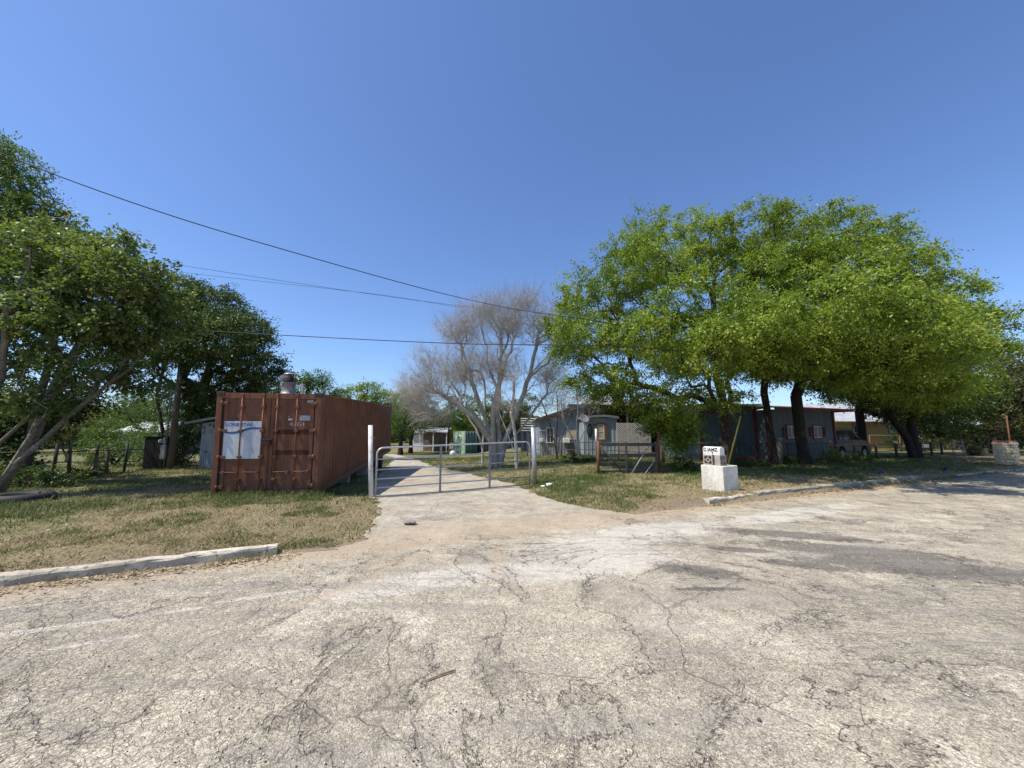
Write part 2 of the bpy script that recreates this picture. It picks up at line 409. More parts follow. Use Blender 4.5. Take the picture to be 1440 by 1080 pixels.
# drive sheet
yy = np.concatenate([np.arange(4.4, 14, .04), np.arange(14, 44, .25)])
lx = dl(yy)+.10*(vnoise(yy, yy*0, .09, 18)-.5)+.22*(vnoise(yy, yy*0, .3, 8)-.5)+.35*(vnoise(yy, yy*0, 1.2, 9)-.5)
rx = dr(yy)+.12*(vnoise(yy, yy*0+5, .09, 18)-.5)+.26*(vnoise(yy, yy*0+5, .3, 8)-.5)+.4*(vnoise(yy, yy*0+5, 1.2, 9)-.5)
V = []
for t in np.linspace(0, 1, 15):
    x_ = lx*(1-t)+rx*t
    z_ = h0(x_, yy)+.012*smooth(0, .07, t)*smooth(0, .07, 1-t)-.006
    z_ = np.where(road_s(x_, yy) < .05, -.008, z_)
    V.append(np.stack([x_, yy, z_], -1))
V = np.concatenate(V); n = len(yy)
i = (np.arange(14)[:, None]*n+np.arange(n-1)[None, :]).ravel()
dv = npmesh('driveway', V, np.stack([i, i+n, i+n+1, i+1], -1), M_drive, smooth=True); tag(dv, kind='structure')
#@@PART2
# ------------------------------------------------------------------ kerbs
M_conc = simple('kerb_concrete', (.64, .56, .43), (.38, .33, .25), .92, scale=3.6, bump=.9, bscale=50, spot=(.20, .18, .15), spot_amt=.565, objc=False)
M_conc_dark = simple('old_concrete', (.42, .38, .31), (.22, .20, .165), .92, scale=2, bump=.7, bscale=40, objc=False)
def kerb(pts, wid, hgt, mat, seed=0, zoff=0.0):
    rg = random.Random(seed); mb = MB()
    for (a, b) in zip(pts[:-1], pts[1:]):
        a = Vector(a); b = Vector(b); L = (b-a).length; k = max(1, round(L/1.9)); 
        for q in range(k):
            p0 = a.lerp(b, q/k); p1 = a.lerp(b, (q+1)/k); d = (p1-p0).normalized(); nrm = Vector((-d.y, d.x))
            p0 = p0+d*.012; p1 = p1-d*.012; p1 += nrm*rg.uniform(-.03, .03); p0 += nrm*rg.uniform(-.012, .012)
            vs = []; fs = []
            pr = [(0, -.1), (0, hgt-.03), (.012, hgt-.008), (.03, hgt), (wid-.03, hgt), (wid, hgt-.02), (wid, -.1)]
            m = 15; dz = rg.uniform(-.022, .008); tilt = rg.uniform(-.02, .02)
            for i_ in range(m):
                c = p0.lerp(p1, i_/(m-1))
                for (s_, z_) in pr:
                    jx = rg.uniform(-.009, .009); jz = (rg.uniform(-.011, .004)-(.03 if rg.random() < .05 else 0)) if z_ > 0 else 0
                    vs.append((c.x+nrm.x*(s_+jx), c.y+nrm.y*(s_+jx), z_+dz+jz+tilt*(i_/(m-1)-.5)+zoff))
            np_ = len(pr)
            for i_ in range(m-1):
                for j in range(np_-1): fs.append((i_*np_+j, i_*np_+j+1, (i_+1)*np_+j+1, (i_+1)*np_+j))
            fs += [tuple(range(np_)), tuple(reversed(range((m-1)*np_, m*np_)))]
            mb.add(vs, fs)
    o = mb.build('kerb', mat); tag(o, kind='structure'); return o
def off(p, d): return (p[0], p[1]+d)
kerb([(-40, RA+RB*-40+.13), (-12, RA+RB*-12+.13), (-5.5, RA+RB*-5.5+.13), (-3.12, RA+RB*-3.12+.17)], .16, .108, M_conc, 1)
k0 = G(998, 709)
kerb([(k0.x, k0.y), (G(1062, 700).x, G(1062, 700).y)], .17, .12, M_conc, 2)
kerb([(G(1066, 699.5).x, G(1066, 699.5).y), (G(1150, 690).x, G(1150, 690).y), (G(1300, 674).x, G(1300, 674).y)], .20, .135, M_conc_dark, 3)
kerb([(G(1345, 669).x, G(1345, 669).y), (G(1400, 664).x, G(1400, 664).y), (G(1440, 660.5).x, G(1440, 660.5).y), (34, G(1440, 660.5).y+.46*14)], .15, .055, M_conc, 4)

# ------------------------------------------------------------------ grass blades, litter, pebbles (stuff)
T = newmat('grass_blade')
v = T.attr('v')
gcol = T.mix(T.mr(v, 0.0, .5, smooth=False), (.47, .38, .22), (.21, .21, .08)); gcol = T.mix(T.mr(v, .5, 1, smooth=False), gcol, (.095, .145, .035))
pr_ = T.n('ShaderNodeBsdfPrincipled', {'Base Color': gcol, 'Roughness': .7, 'Specular IOR Level': .25})
tr_ = T.n('ShaderNodeBsdfTranslucent', {'Color': gcol})
mx = T.n('ShaderNodeMixShader', {0: .3}); T.t.links.new(pr_.outputs[0], mx.inputs[1]); T.t.links.new(tr_.outputs[0], mx.inputs[2]); T.t.links.new(mx.outputs[0], T.out.inputs[0])
M_blade = T.m_
CONT_M = Matrix.Translation((-7.355, 9.61, .0)) @ Matrix.Rotation(R(9.1), 4, 'Z') @ Matrix.Rotation(R(2.3), 4, 'X')
CI = CONT_M.inverted()
def scatter(n, rmin, rmax, amin, amax, rg):
    a = rg.uniform(R(amin), R(amax), n); r = np.exp(rg.uniform(math.log(rmin), math.log(rmax), n))
    return r*np.sin(a), r*np.cos(a)
rg = np.random.default_rng(11)
x, y = scatter(560000, 4.2, 34, -58, 58, rg)
s_ = road_s(x, y)
ok = (s_ > .12+.25*(vnoise(x, y, .4, 21)-.2)) & ~in_drive(x, y, .02)
# scrubby fringe in front of the kerbs
fr = (s_ > -.10) & (s_ < .12) & ((x < KL1[0]+.2) | (x > k0.x)) & (vnoise(x, y, .35, 33) > .45)
ok |= fr
cx_ = (CI[0][0]*x+CI[0][1]*y+CI[0][3]); cy_ = (CI[1][0]*x+CI[1][1]*y+CI[1][3])
ok &= ~((cx_ > .15) & (cx_ < 2.3) & (cy_ > .2) & (cy_ < 12))
bare = vnoise(x, y, 1.3, 41)*.55+vnoise(x, y, .45, 42)*.45
ok &= ~fr | (rg.uniform(0, 1, len(x)) < .55)
ok &= rg.uniform(0, 1, len(x)) < np.clip(1.5-1.75*smooth(.40, .68, bare)-.35*(s_ < .9), .12, 1)
x = x[ok]; y = y[ok]; s_ = s_[ok]; d = np.hypot(x, y)
z = hg(x, y)
gn = .36*vnoise(x, y, 2.2, 51)+.30*vnoise(x, y, .6, 52)+.34*vnoise(x, y, .17, 53)
far = smooth(.3, 5.0, s_)
shade_tint = smooth(2.5, 4, x)*smooth(.8, 3.0, s_)  # tree shade put into the blade colour as a darker green
v = np.clip((gn-.50)*2.3+.21+.28*far+.14*shade_tint+rg.normal(0, .2, len(x)), 0, 1)
n = len(x)
hgt = rg.uniform(.014, .042, n)*(1+.5*v)*(1+.35*(far))*(1+.02*d)
tuft = vnoise(x, y, .35, 61) > .78
hgt = np.where(tuft & (v > .4), hgt*1.7, hgt)
near_obj = (np.abs(cx_[ok]-1.2) < 1.7) & (np.abs(cy_[ok]+.05) < .3)
frg = s_ < .12; hgt = np.where(frg, hgt*1.5+.015, hgt); v = np.where(frg, np.clip(v+.25, 0, 1), v)
hgt = np.where(near_obj, hgt*1.7, hgt); v = np.where(near_obj, np.clip(v+.2, 0, 1), v)
wd = (.0022+.00075*d)*rg.uniform(.7, 1.3, n)
a = rg.uniform(0, 2*PI, n); la = rg.uniform(0, 2*PI, n); ln = hgt*rg.uniform(.1, 1.3, n)*(1.5-.6*v)
B = np.stack([x, y, z], -1)
sd = np.stack([np.cos(a)*wd, np.sin(a)*wd, np.zeros(n)], -1)
tip = B+np.stack([np.cos(la)*ln, np.sin(la)*ln, hgt], -1)
Vv = np.stack([B-sd, B+sd, tip], 1).reshape(-1, 3)
o = npmesh('grass', Vv, np.arange(3*n).reshape(-1, 3), M_blade, attr=np.repeat(v, 3)); tag(o, kind='stuff', label='short green and straw coloured grass growing on the verges', cat='grass')
print('blades', n)
# dry leaves and bark chips along the kerbs and under the trees
T = newmat('dry_leaf'); v_ = T.attr('v')
principled(T, T.mix(v_, (.50, .40, .25), (.24, .16, .09)), .8)
x = []; y = []
a = rg.uniform(0, 1, 2600); px_ = -9+a*(KL1[0]+.5+9); x1 = px_; y1 = RA+RB*px_-np.abs(rg.normal(0, .16, 2600))-.02
a = rg.uniform(k0.x-1.2, 20, 1800); y2 = RA+RB*a+rg.normal(-.12, .22, 1800)
x3, y3 = scatter(9000, 4.5, 22, -56, 50, rg); kk = (road_s(x3, y3) > 0) & ~in_drive(x3, y3)
x4, y4 = scatter(900, 4.0, 9, -50, 20, rg); k4 = (road_s(x4, y4) > -.8)
x5 = []; y5 = []
for (qa, qb, qn) in ((1085, 962, 34), (1110, 945, 22), (1150, 925, 14), (1000, 900, 8)):
    q_ = G(qa, qb); x5.append(q_.x+rg.normal(0, .13, qn)); y5.append(q_.y+rg.normal(0, .05, qn))
x5 = np.concatenate(x5); y5 = np.concatenate(y5)
x = np.concatenate([x1, a, x3[kk], x4[k4], x5]); y = np.concatenate([y1, y2, y3[kk], y4[k4], y5]); n = len(x)
zz = np.maximum(hg(x, y), np.where(road_s(x, y) < .05, 0.003, -9))+.012*rg.uniform(.3, 1.6, n)
sz = rg.uniform(.008, .026, n)*(1+.02*np.hypot(x, y)); sz[-len(x5):] *= .45; zz[-len(x5):] -= .006; a = rg.uniform(0, 2*PI, n)
u = np.stack([np.cos(a), np.sin(a), rg.normal(0, .25, n)], -1)*sz[:, None]; w_ = np.stack([-np.sin(a), np.cos(a), rg.normal(0, .3, n)], -1)*(sz*.45)[:, None]
C = np.stack([x, y, zz], -1)
Vv = np.stack([C-u, C-w_, C+u, C+w_], 1).reshape(-1, 3)
o = npmesh('leaf_litter', Vv, np.arange(4*n).reshape(-1, 4), T.m_, attr=np.repeat(rg.uniform(0, 1, n), 4)); tag(o, kind='stuff', label='dry tan leaves and chips scattered along the kerb and lawn', cat='leaf litter')
T = newmat('pebble'); v_ = T.attr('v'); principled(T, T.mix(v_, (.62, .56, .47), (.10, .09, .08)), .85)
x, y = scatter(5200, 1.6, 15, -58, 58, rg); kk = (road_s(x, y) < .1) | in_drive(x, y); x = x[kk]; y = y[kk]; n = len(x)
dd_ = np.hypot(x, y); sz = rg.uniform(.002, .0065, n)*(1+.05*dd_); sz *= np.where(rg.uniform(0, 1, n) > .985, 1.9, 1)
z = np.where(road_s(x, y) < .0, 0.001, h0(x, y)+.006)
oc = np.array([(1, 0, 0), (0, 1, 0), (-1, 0, 0), (0, -1, 0), (0, 0, .8), (0, 0, -.5)])
Vv = (np.stack([x, y, z+sz*.4], -1)[:, None, :]+oc[None]*sz[:, None, None]*rg.uniform(.6, 1.4, (n, 6, 1))).reshape(-1, 3)
of = np.array([(0, 1, 4), (1, 2, 4), (2, 3, 4), (3, 0, 4), (1, 0, 5), (2, 1, 5), (3, 2, 5), (0, 3, 5)])
o = npmesh('gravel', Vv, (of[None]+6*np.arange(n)[:, None, None]).reshape(-1, 3), T.m_, attr=np.repeat((rg.uniform(0, 1, n) > .72)*1.0, 6)); tag(o, kind='stuff', label='loose pale gravel and small dark stones on the worn road', cat='gravel')
tw = MB(); a_ = G(597, 960); b_ = G(640, 945)
tw.tube([(a_.x, a_.y, .012), ((a_.x+b_.x)/2, (a_.y+b_.y)/2+.006, .014), (b_.x, b_.y, .012)], [.005, .007, .005], 6)
o = tw.build('twig', simple('twig_bark', (.34, .22, .15), scale=30)); tag(o, 'short brown stick lying on the cracked road', 'stick')

# ------------------------------------------------------------------ materials
M_red = simple('container_red_brown', (.185, .068, .034), (.125, .046, .025), .66, scale=2.2, bump=.4, bscale=30, spot=(.075, .034, .022), spot_amt=.575, stretch=(1, 1, .35))
def container_paint():
    T = newmat('container_red_brown'); o_ = T.obj(); x, y, z = T.xyz(o_)
    base = T.mix(T.mr(T.noise(1.6, 6, .65, .3, o_), .35, .65), (.20, .076, .035), (.145, .055, .028))
    fade = T.mr(T.noise(.9, 5, .6, .2, T.map(o_, scale=(1, .5, 1))), .45, .7); base = T.mix(T.m('MULTIPLY', fade, .45), base, (.25, .115, .07))
    st = T.noise(7, 6, .7, .1, T.map(o_, scale=(1.6, 1.6, .10))); base = T.mix(T.m('MULTIPLY', T.mr(st, .52, .66), .7), base, (.075, .032, .02))
    st2 = T.noise(16, 5, .7, 0, T.map(o_, scale=(1.5, 1.5, .06), loc=(4, 2, 0))); base = T.mix(T.m('MULTIPLY', T.mr(st2, .58, .70), .45), base, (.30, .14, .07))
    sp = T.noise(9, 8, .8, .5, o_); base = T.mix(T.mr(sp, .62, .67), base, (.055, .028, .02))
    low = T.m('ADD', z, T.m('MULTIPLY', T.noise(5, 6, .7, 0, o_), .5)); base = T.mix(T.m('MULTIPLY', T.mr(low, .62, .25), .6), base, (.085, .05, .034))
    fine = T.noise(45, 5, .7, 0, o_); base = T.mul(base, T.mr(fine, .3, .7, .85, 1.15, False))
    dent = T.noise(2.3, 3, .5, 0, o_)
    principled(T, base, .62, 0, T.bump(T.m('ADD', T.m('MULTIPLY', fine, .15), T.m('MULTIPLY', dent, 1.5)), .5, .03), .35)
    return T.m_
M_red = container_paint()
M_redd = simple('container_dark_steel', (.085, .035, .026), (.05, .024, .018), .65, scale=3, bump=.4, bscale=40, spot=(.16, .07, .04), spot_amt=.6)
M_black = simple('black_rubber', (.018, .017, .017), (.03, .028, .026), .7, scale=6)
M_dark = simple('dark_weathered_metal', (.05, .045, .042), (.09, .075, .06), .7, scale=5, spot=(.13, .07, .04), spot_amt=.62)
M_galv = simple('galvanised_steel', (.52, .53, .54), (.40, .41, .42), .42, .55, scale=9, bump=.12, bscale=60, spot=(.30, .27, .24), spot_amt=.66)
M_galvd = simple('dull_galvanised', (.30, .30, .30), (.22, .22, .215), .55, .4, scale=9, bump=.15, bscale=60)
M_white = simple('white_paint', (.78, .77, .73), (.62, .60, .56), .55, scale=3, bump=.2, bscale=50, spot=(.42, .38, .33), spot_amt=.64)
M_placard = simple('placard_white', (.62, .63, .64), (.46, .47, .48), .5, scale=2.5, bump=.1, bscale=40, spot=(.34, .31, .29), spot_amt=.61, stretch=(1.6, 1, .5))
M_blueink = simple('placard_blue', (.03, .09, .24), (.05, .12, .28), .5, scale=8, bump=0)
M_greyink = simple('faded_stencil', (.50, .50, .50), (.36, .36, .36), .6, scale=14, bump=0)
M_ink = simple('black_ink', (.02, .02, .025), (.05, .05, .05), .6, scale=10, bump=0)
M_rust = simple('rusty_steel', (.19, .075, .035), (.11, .045, .026), .85, scale=6, bump=.5, bscale=50, spot=(.30, .15, .08), spot_amt=.6)
M_wood = simple('weathered_wood', (.20, .165, .125), (.12, .095, .072), .85, scale=5, bump=.7, bscale=14, stretch=(6, 6, .5))
M_grime = simple('dark_wood', (.045, .038, .032), (.075, .06, .048), .85, scale=5, bump=.5, bscale=14, stretch=(5, 5, .6))
M_yellow = simple('yellow_plastic', (.62, .47, .05), (.50, .36, .05), .5, scale=6)
def glass(name, c=(.03, .035, .04)):
    T = newmat(name); principled(T, c, .06, 0, None, .8); return T.m_
M_glass = glass('window_glass')

# ------------------------------------------------------------------ red shipping container
root = empty('shipping_container', (0, 0, 0), 'long red-brown steel container with a white placard on its left door', 'shipping container')
root.matrix_world = CONT_M
CW, CLn, CH = 2.44, 12.19, 2.59
fr = MB()
for xx in (0, CW-.13):
    fr.box(xx, xx+.13, 0, .16, 0, CH, bev=.012)
    fr.box(xx, xx+.13, CLn-.14, CLn, 0, CH, bev=.01)
fr.box(.13, CW-.13, .01, .12, CH-.16, CH-.02); fr.box(.13, CW-.13, .01, .14, .0, .15)
fr.box(.13, CW-.13, CLn-.12, CLn-.01, CH-.14, CH-.01); fr.box(.13, CW-.13, CLn-.12, CLn-.01, 0, .15)
for xx in (.015, CW-.075):
    fr.box(xx, xx+.06, .16, CLn-.14, CH-.075, CH-.012); fr.box(xx-.008, xx+.066, .16, CLn-.14, .0, .155)
fr.build('frame', M_red, root)
def corr_side(xface, sgn, pitch=.278):
    mb = MB(); ys_ = [.16, .42]; ds = [0, 0]
    yv = .42
    while yv < CLn-.5:
        ys_ += [yv+.07, yv+.14, yv+.21, yv+pitch]; ds += [1, 1, 0, 0]; yv += pitch
    ys_ += [CLn-.14]; ds += [0]
    vs = []
    for q, dd in zip(ys_, ds):
        for zz in (.155, CH-.075): vs.append((xface-sgn*.052*dd, q, zz))
    fs = [(2*i_, 2*i_+2, 2*i_+3, 2*i_+1) for i_ in range(len(ys_)-1)]
    mb.add(vs, fs); return mb
corr_side(CW-.022, 1).build('side_wall', M_red, root)
corr_side(.022, -1).build('side_wall', M_red, root)
rf = MB(); vs = []; fs = []
yv = .12; q = 0; rows_ = []
while yv < CLn-.15: rows_ += [(yv, 0), (yv+.10, 0), (yv+.14, 1), (yv+.24, 1)]; yv += .28
for (a, b) in rows_: vs += [(.07, a, CH-.045+.02*b), (CW-.07, a, CH-.045+.02*b)]
rf.add(vs, [(2*i_, 2*i_+1, 2*i_+3, 2*i_+2) for i_ in range(len(rows_)-1)]); rf.build('roof', M_red, root)
ew = MB(); ew.box(.13, CW-.13, CLn-.1, CLn-.06, .15, CH-.14); ew.build('end_wall', M_red, root)
fl = MB(); fl.box(.07, CW-.07, .15, CLn-.14, .10, .16)
for k in range(26): fl.box(.08, CW-.08, .5+k*.44, .56+k*.44, .0, .10)
fl.build('underframe', M_redd, root)
for xx in (-.004, CW-.174):
    for zz in (-.004, CH-.114):
        for yy_ in (-.006, CLn-.172):
            cb = MB().box(xx, xx+.178, yy_, yy_+.178, zz, zz+.118, bev=.01).build('corner_casting', M_redd, root)
            if yy_ < 1: MB().tube([(xx+.089, -.0085, zz+.059), (xx+.089, .02, zz+.059)], .032, 10).build('hole', M_black, cb)
def door(x0, x1, bands, name='door'):
    mb = MB(); z0, z1 = .165, CH-.165; fw = .085
    mb.box(x0, x0+fw, .035, .085, z0, z1, bev=.006); mb.box(x1-fw, x1, .035, .085, z0, z1, bev=.006)
    mb.box(x0+fw, x1-fw, .04, .085, z1-.09, z1); mb.box(x0+fw, x1-fw, .04, .085, z0, z0+.09)
    # pressed panel: raised fields between recessed grooves
    prof = [(z0+.09, .050)]
    for (zc, hh) in bands: prof += [(zc-hh/2-.012, .048), (zc-hh/2, .125), (zc+hh/2-.02, .125), (zc+hh/2+.03, .048)]
    prof += [(z1-.09, .050)]
    vs = []
    for (zz, dd) in prof: vs += [(x0+fw, dd, zz), (x1-fw, dd, zz)]
    mb.add(vs, [(2*i_, 2*i_+1, 2*i_+3, 2*i_+2) for i_ in range(len(prof)-1)])
    return mb.build(name, M_red, root)
bz = lambda f: CH-f*CH
rb = [(bz(.155), .085), (bz(.39), .085), (bz(.59), .085), (bz(.835), .085)]
dL = door(.17, 1.235, [(bz(.155), .085), (bz(.835), .085)]); dR = door(1.25, 2.27, rb)
gk = MB(); gk.box(1.233, 1.252, .045, .075, .165, CH-.165); gk.box(.131, .172, .05, .09, .15, CH-.16); gk.box(2.268, 2.31, .05, .09, .15, CH-.16)
gk.box(.14, 2.3, .05, .09, CH-.172, CH-.158); gk.box(.14, 2.3, .05, .09, .148, .168)
gk.build('door_gasket', M_black, root)
for kx, dp in ((.585, dL), (1.075, dL), (1.40, dR), (1.87, dR)):
    mb = MB(); mb.tube([(kx, .0, .06), (kx, .0, CH-.05)], .0165, 10); rod = mb.build('lock_rod', M_red, dp)
    for zz in (.42, .98, 1.62, 2.22): MB().box(kx-.045, kx+.045, -.022, .05, zz-.03, zz+.03, bev=.006).build('bracket', M_red, rod)
    for zz in (.03, CH-.12): MB().box(kx-.035, kx+.035, -.03, .03, zz, zz+.085, bev=.008).build('cam_end', M_red, rod)
    pass
for kx, s in ((.585, -1), (1.075, -1), (1.40, 1), (1.87, 1)):
    mb = MB(); zz = .60
    x1_ = kx+(-.36 if s < 0 else .34)
    mb.tube([(kx, -.02, zz), (kx+.08*s, -.035, zz+.004), (x1_, -.035, zz+.012), (x1_+.03*s, -.03, zz+.006)], .011, 6)
    mb.box(min(x1_, x1_-.06*s), max(x1_, x1_-.06*s), -.045, .04, zz-.035, zz+.03)
    mb.build('door_handle', M_red, dL if s < 0 else dR)
mb = MB(); mb.box(1.10, 1.30, -.075, .02, 1.26, 1.40, bev=.01); mb.box(1.08, 1.32, -.085, .03, 1.40, 1.412); mb.build('lock_box', M_redd, root)
for i_, zz in enumerate((.24, .97, 1.62, 2.31)):
    for sd_ in (0, 1):
        x_ = 2.27 if sd_ else .17
        mb = MB(); mb.tube([(x_+(.045 if sd_ else -.045), .0, zz-.055), (x_+(.045 if sd_ else -.045), .0, zz+.055)], .026, 10)
        mb.box(min(x_-.09, x_+.05) if sd_ else x_-.05, max(x_-.0, x_+.05) if sd_ else x_+.09, .0, .04, zz-.04, zz+.04, bev=.006); mb.build('hinge', M_red, root)
pl = MB(); pl.box(.20, 1.05, .030, .036, .93, 1.86); plo = pl.build('placard', M_placard, dL)
FM = lambda x_, z_, y_=.029: Matrix.Translation((x_, y_, z_)) @ Matrix.Rotation(R(90), 4, 'X')
text_mesh('LONE STAR', .118, M_blueink, 'lettering', plo, FM(.225, 1.735, .0285), sx=1.02, offset=.0025)
wv_ = MB(); vs = []; N_ = 28
for i_ in range(N_+1):
    t = i_/N_; x_ = .215+t*.83; zc = 1.625+.055*math.sin((t-.52)*2*PI*.78)+.03*t; th = .028+.01*math.sin(t*PI)
    if t > .35: zc = min(zc, 1.69)
    vs += [(x_, .0275, zc-th), (x_, .0275, zc+th*.6)]
fs = [(2*i_, 2*i_+2, 2*i_+3, 2*i_+1) for i_ in range(N_)]
wv_.add(vs, fs); wv_.build('wave_emblem', M_blueink, plo)
text_mesh('74GM', .10, M_ink, 'stencil', dL, FM(.27, 1.895, .048))
a = MB(); a.box(1.93, 2.19, .044, .049, 1.88, 2.01); a = a.build('data_plate', simple('grey_tape', (.42, .42, .42), (.30, .30, .30), .6, scale=15), dR)
text_mesh('4717', .12, M_greyink, 'digits', a, FM(1.95, 1.90, .0425), sx=.9)
a = MB(); a.box(2.10, 2.24, .030, .034, 2.335, 2.405); a.build('data_plate', simple('label_plate', (.42, .43, .42), (.28, .28, .28), .6, scale=20, spot=(.1, .08, .07)), dR)
text_mesh('42G1', .13, simple('stencil_white', (.62, .60, .57), (.3, .2, .17), .6, scale=22, bump=0), 'stencil', dR, FM(1.69, 1.745, .0485), sx=1.3)
a = MB(); a.box(1.66, 1.76, .044, .049, 1.885, 1.935); a.build('sticker', M_placard, dR)
text_mesh('4', .06, M_placard, 'stencil', dR, FM(1.655, 1.96, .0485))
sv = MB()
for k in range(3): sv.box(CW-.03, CW-.012, .27, .34, 2.0+k*.03, 2.015+k*.03)
sv.build('side_vent', M_redd, root)
# turbine ventilator on the roof, one metre behind the doors
vx, vy, vz = 1.43, .55, CH-.03
mb = MB(); mb.lathe([(.235, vz), (.235, vz+.02), (.175, vz+.05), (.165, vz+.14), (.165, vz+.30), (.19, vz+.31), (.19, vz+.33), (.15, vz+.335)], 32, cx=vx, cy=vy)
rv = mb.build('roof_vent', M_galvd, root)
mb = MB(); nb = 20
for k in range(nb):
    vs = []
    for i_ in range(9):
        t = i_/8; ang = 2*PI*k/nb+.55*t; zr = vz+.34+.21*t; rr = .145+.085*math.sin(PI*min(1, t*1.02))**.7 if t < 1 else .10
        for da, dr_ in ((0, .0), (.17, -.075)):
            vs.append((vx+(rr+dr_)*math.cos(ang+da), vy+(rr+dr_)*math.sin(ang+da), zr))
    mb.add(vs, [(2*i_, 2*i_+1, 2*i_+3, 2*i_+2) for i_ in range(8)], None, True)
mb.lathe([(.0, vz+.60), (.06, vz+.595), (.12, vz+.575), (.15, vz+.55), (.10, vz+.55)], 24, cx=vx, cy=vy)
mb.build('turbine_head', M_galv, rv)
mb = MB(); mb.lathe([(.11, vz+.34), (.11, vz+.54)], 16, cx=vx, cy=vy); mb.build('turbine_core', M_black, rv)
mb = MB(); mb.box(vx+.19, vx+.25, vy+.3, vy+.34, vz, vz+.33); mb.build('vent_post', M_white, root)
# blocks and an axle holding up the far end
def cinder(name, loc, label, group=None):
    o = MB().box(-.2, .2, -.1, .1, 0, .2, bev=.01).box(-.17, .17, -.104, .104, .03, .17).build(name, M_conc_dark); o.location = loc
    return tag(o, label, 'block', group)
wxy = [CONT_M @ Vector((CW-.45, 9.6, 0)), CONT_M @ Vector((.45, 9.6, 0)), CONT_M @ Vector((CW-.45, 10.8, 0)), CONT_M @ Vector((.45, 10.8, 0))]
ch = empty('trailer_bogie', tuple(CONT_M @ Vector((CW/2, 10.2, 0))), 'dark wheeled bogie under the far end of the red-brown container', 'trailer axle', rot=(0, 0, R(9.1)))
bz0 = ch.location.z; gz = float(h0(ch.location.x, ch.location.y))+.02
ch.location.z = gz; top_ = bz0-gz
rad = .36
for yy_ in (-.6, .6):
    for sx_ in (-1, 1):
        a = MB(); a.tube([(sx_*.78, yy_, rad), (sx_*1.0, yy_, rad)], rad, 24); t_ = a.build('wheel', M_black, ch)
        a = MB(); a.tube([(sx_*1.0, yy_, rad), (sx_*1.012, yy_, rad)], .2, 16); a.build('rim', M_dark, t_)
    a = MB(); a.tube([(-.8, yy_, rad), (.8, yy_, rad)], .06, 8); a.build('axle', M_dark, ch)
a = MB(); 
for sx_ in (-.5, .5): a.box(sx_-.06, sx_+.06, -1.2, 1.2, rad+.05, top_+.0)
a.build('chassis', M_dark, ch)
for k, yy_ in enumerate((3.6, 6.6)):
    p = CONT_M @ Vector((CW-.3, yy_, 0)); gz_ = float(h0(p.x, p.y)); st = int((p.z-gz_)/.2)+1
    a = MB()
    for q in range(st): a.box(-.2, .2, -.15, .15, q*(p.z-gz_)/st, (q+1)*(p.z-gz_)/st-.004, bev=.008)
    o = a.build('block_stack', M_conc_dark); o.location = (p.x, p.y, gz_); o.rotation_euler = (0, 0, R(9.1))
    tag(o, ('nearer' if k == 0 else 'farther')+' concrete block stack propping the container side', 'block stack', 'concrete block props under the container')
#@@PART3
# ------------------------------------------------------------------ gate across the drive
def post(name, base, top, r, mat, label, cat='post', n=14, cap=True, group=None):
    b = Vector(base); t = Vector(top)-b
    mb = MB(); mb.tube([(0, 0, -.15), tuple(t)], r, n)
    o = mb.build(name, mat); o.location = b; return tag(o, label, cat, group)
gb = G(522, 698.5); gt = P(521, 598, gb.y)
o = post('gate_post', gb, gt, .058, M_white, 'pale round steel post at the left end of the tube gate', 'gate post')
for q in (.35, .62, .80): MB().tube([(-.066, -.02, q*1.9), (-.075, -.075, q*1.9), (0, -.085, q*1.9), (.07, -.05, q*1.9)], .006, 5).build('wire_loop', M_galvd, o)
gb2 = G(752.5, 681.5); gt2 = P(749.5, 599.5, gb2.y)
o = post('gate_post', gb2, gt2, .075, M_galv, 'shiny galvanised post at the right end of the tube gate, slightly leaning', 'gate post')
mb = MB(); mb.tube([tuple((gt2-gb2)*.985), tuple((gt2-gb2)*1.012)], .08, 14); mb.build('cap', M_galvd, o)
for q in (.10, 1.0): MB().box(-.12, -.05, -.03, .03, q, q+.06).build('hinge', M_galvd, o)
A = G(527.5, 700.5); B = G(745, 683); A.z += .03; B.z += .04
U = (B-A); Lg = math.hypot(U.x, U.y); yaw = math.atan2(U.y, U.x)
gate = empty('tube_gate', tuple(A), 'long galvanised tube gate closed across the pale driveway', 'gate', rot=(0, 0, yaw))
slope = U.z/Lg
HT0 = (700-634)*A.y/540*1.0; HT1 = (682-624)*B.y/540
def gz_(x, f): return slope*x+(HT0+(HT1-HT0)*x/Lg)*(1-f)
rr = .15
mb = MB(); arc = [(0, 0, 0), (0, 0, HT0-rr)]+[(rr-rr*math.cos(a), 0, HT0-rr+rr*math.sin(a)) for a in (R(22), R(45), R(68))]+[(rr, 0, gz_(rr, 0))]
arc += [(Lg*t, 0, gz_(Lg*t, 0)) for t in (.25, .5, .75)]+[(Lg-rr, 0, gz_(Lg-rr, 0))]+[(Lg-rr+rr*math.sin(a), 0, gz_(Lg, 0)-rr+rr*math.cos(a)) for a in (R(22), R(45), R(68), R(90))]+[(Lg, 0, gz_(Lg, 1))]
mb.tube(arc, .022, 12); mb.build('frame_tube', M_galv, gate)
for f in (.235, .45, .64, .82, 1.0):
    mb = MB(); mb.tube([(0, 0, gz_(0, f)), (Lg/2, 0, gz_(Lg/2, f)-.008), (Lg, 0, gz_(Lg, f))], .018, 12); mb.build('rail', M_galv, gate)
for t in (.372, .70):
    mb = MB(); mb.box(Lg*t-.024, Lg*t+.024, -.030, .030, gz_(Lg*t, 1)-.02, gz_(Lg*t, 0)+.01, bev=.006); mb.build('upright', M_galvd, gate)
mb = MB(); mb.tube([(.0, -.03, .75), (-.04, -.07, .70), (-.09, -.08, .74), (-.12, 0, .78)], .012, 6); mb.build('chain', M_dark, gate)
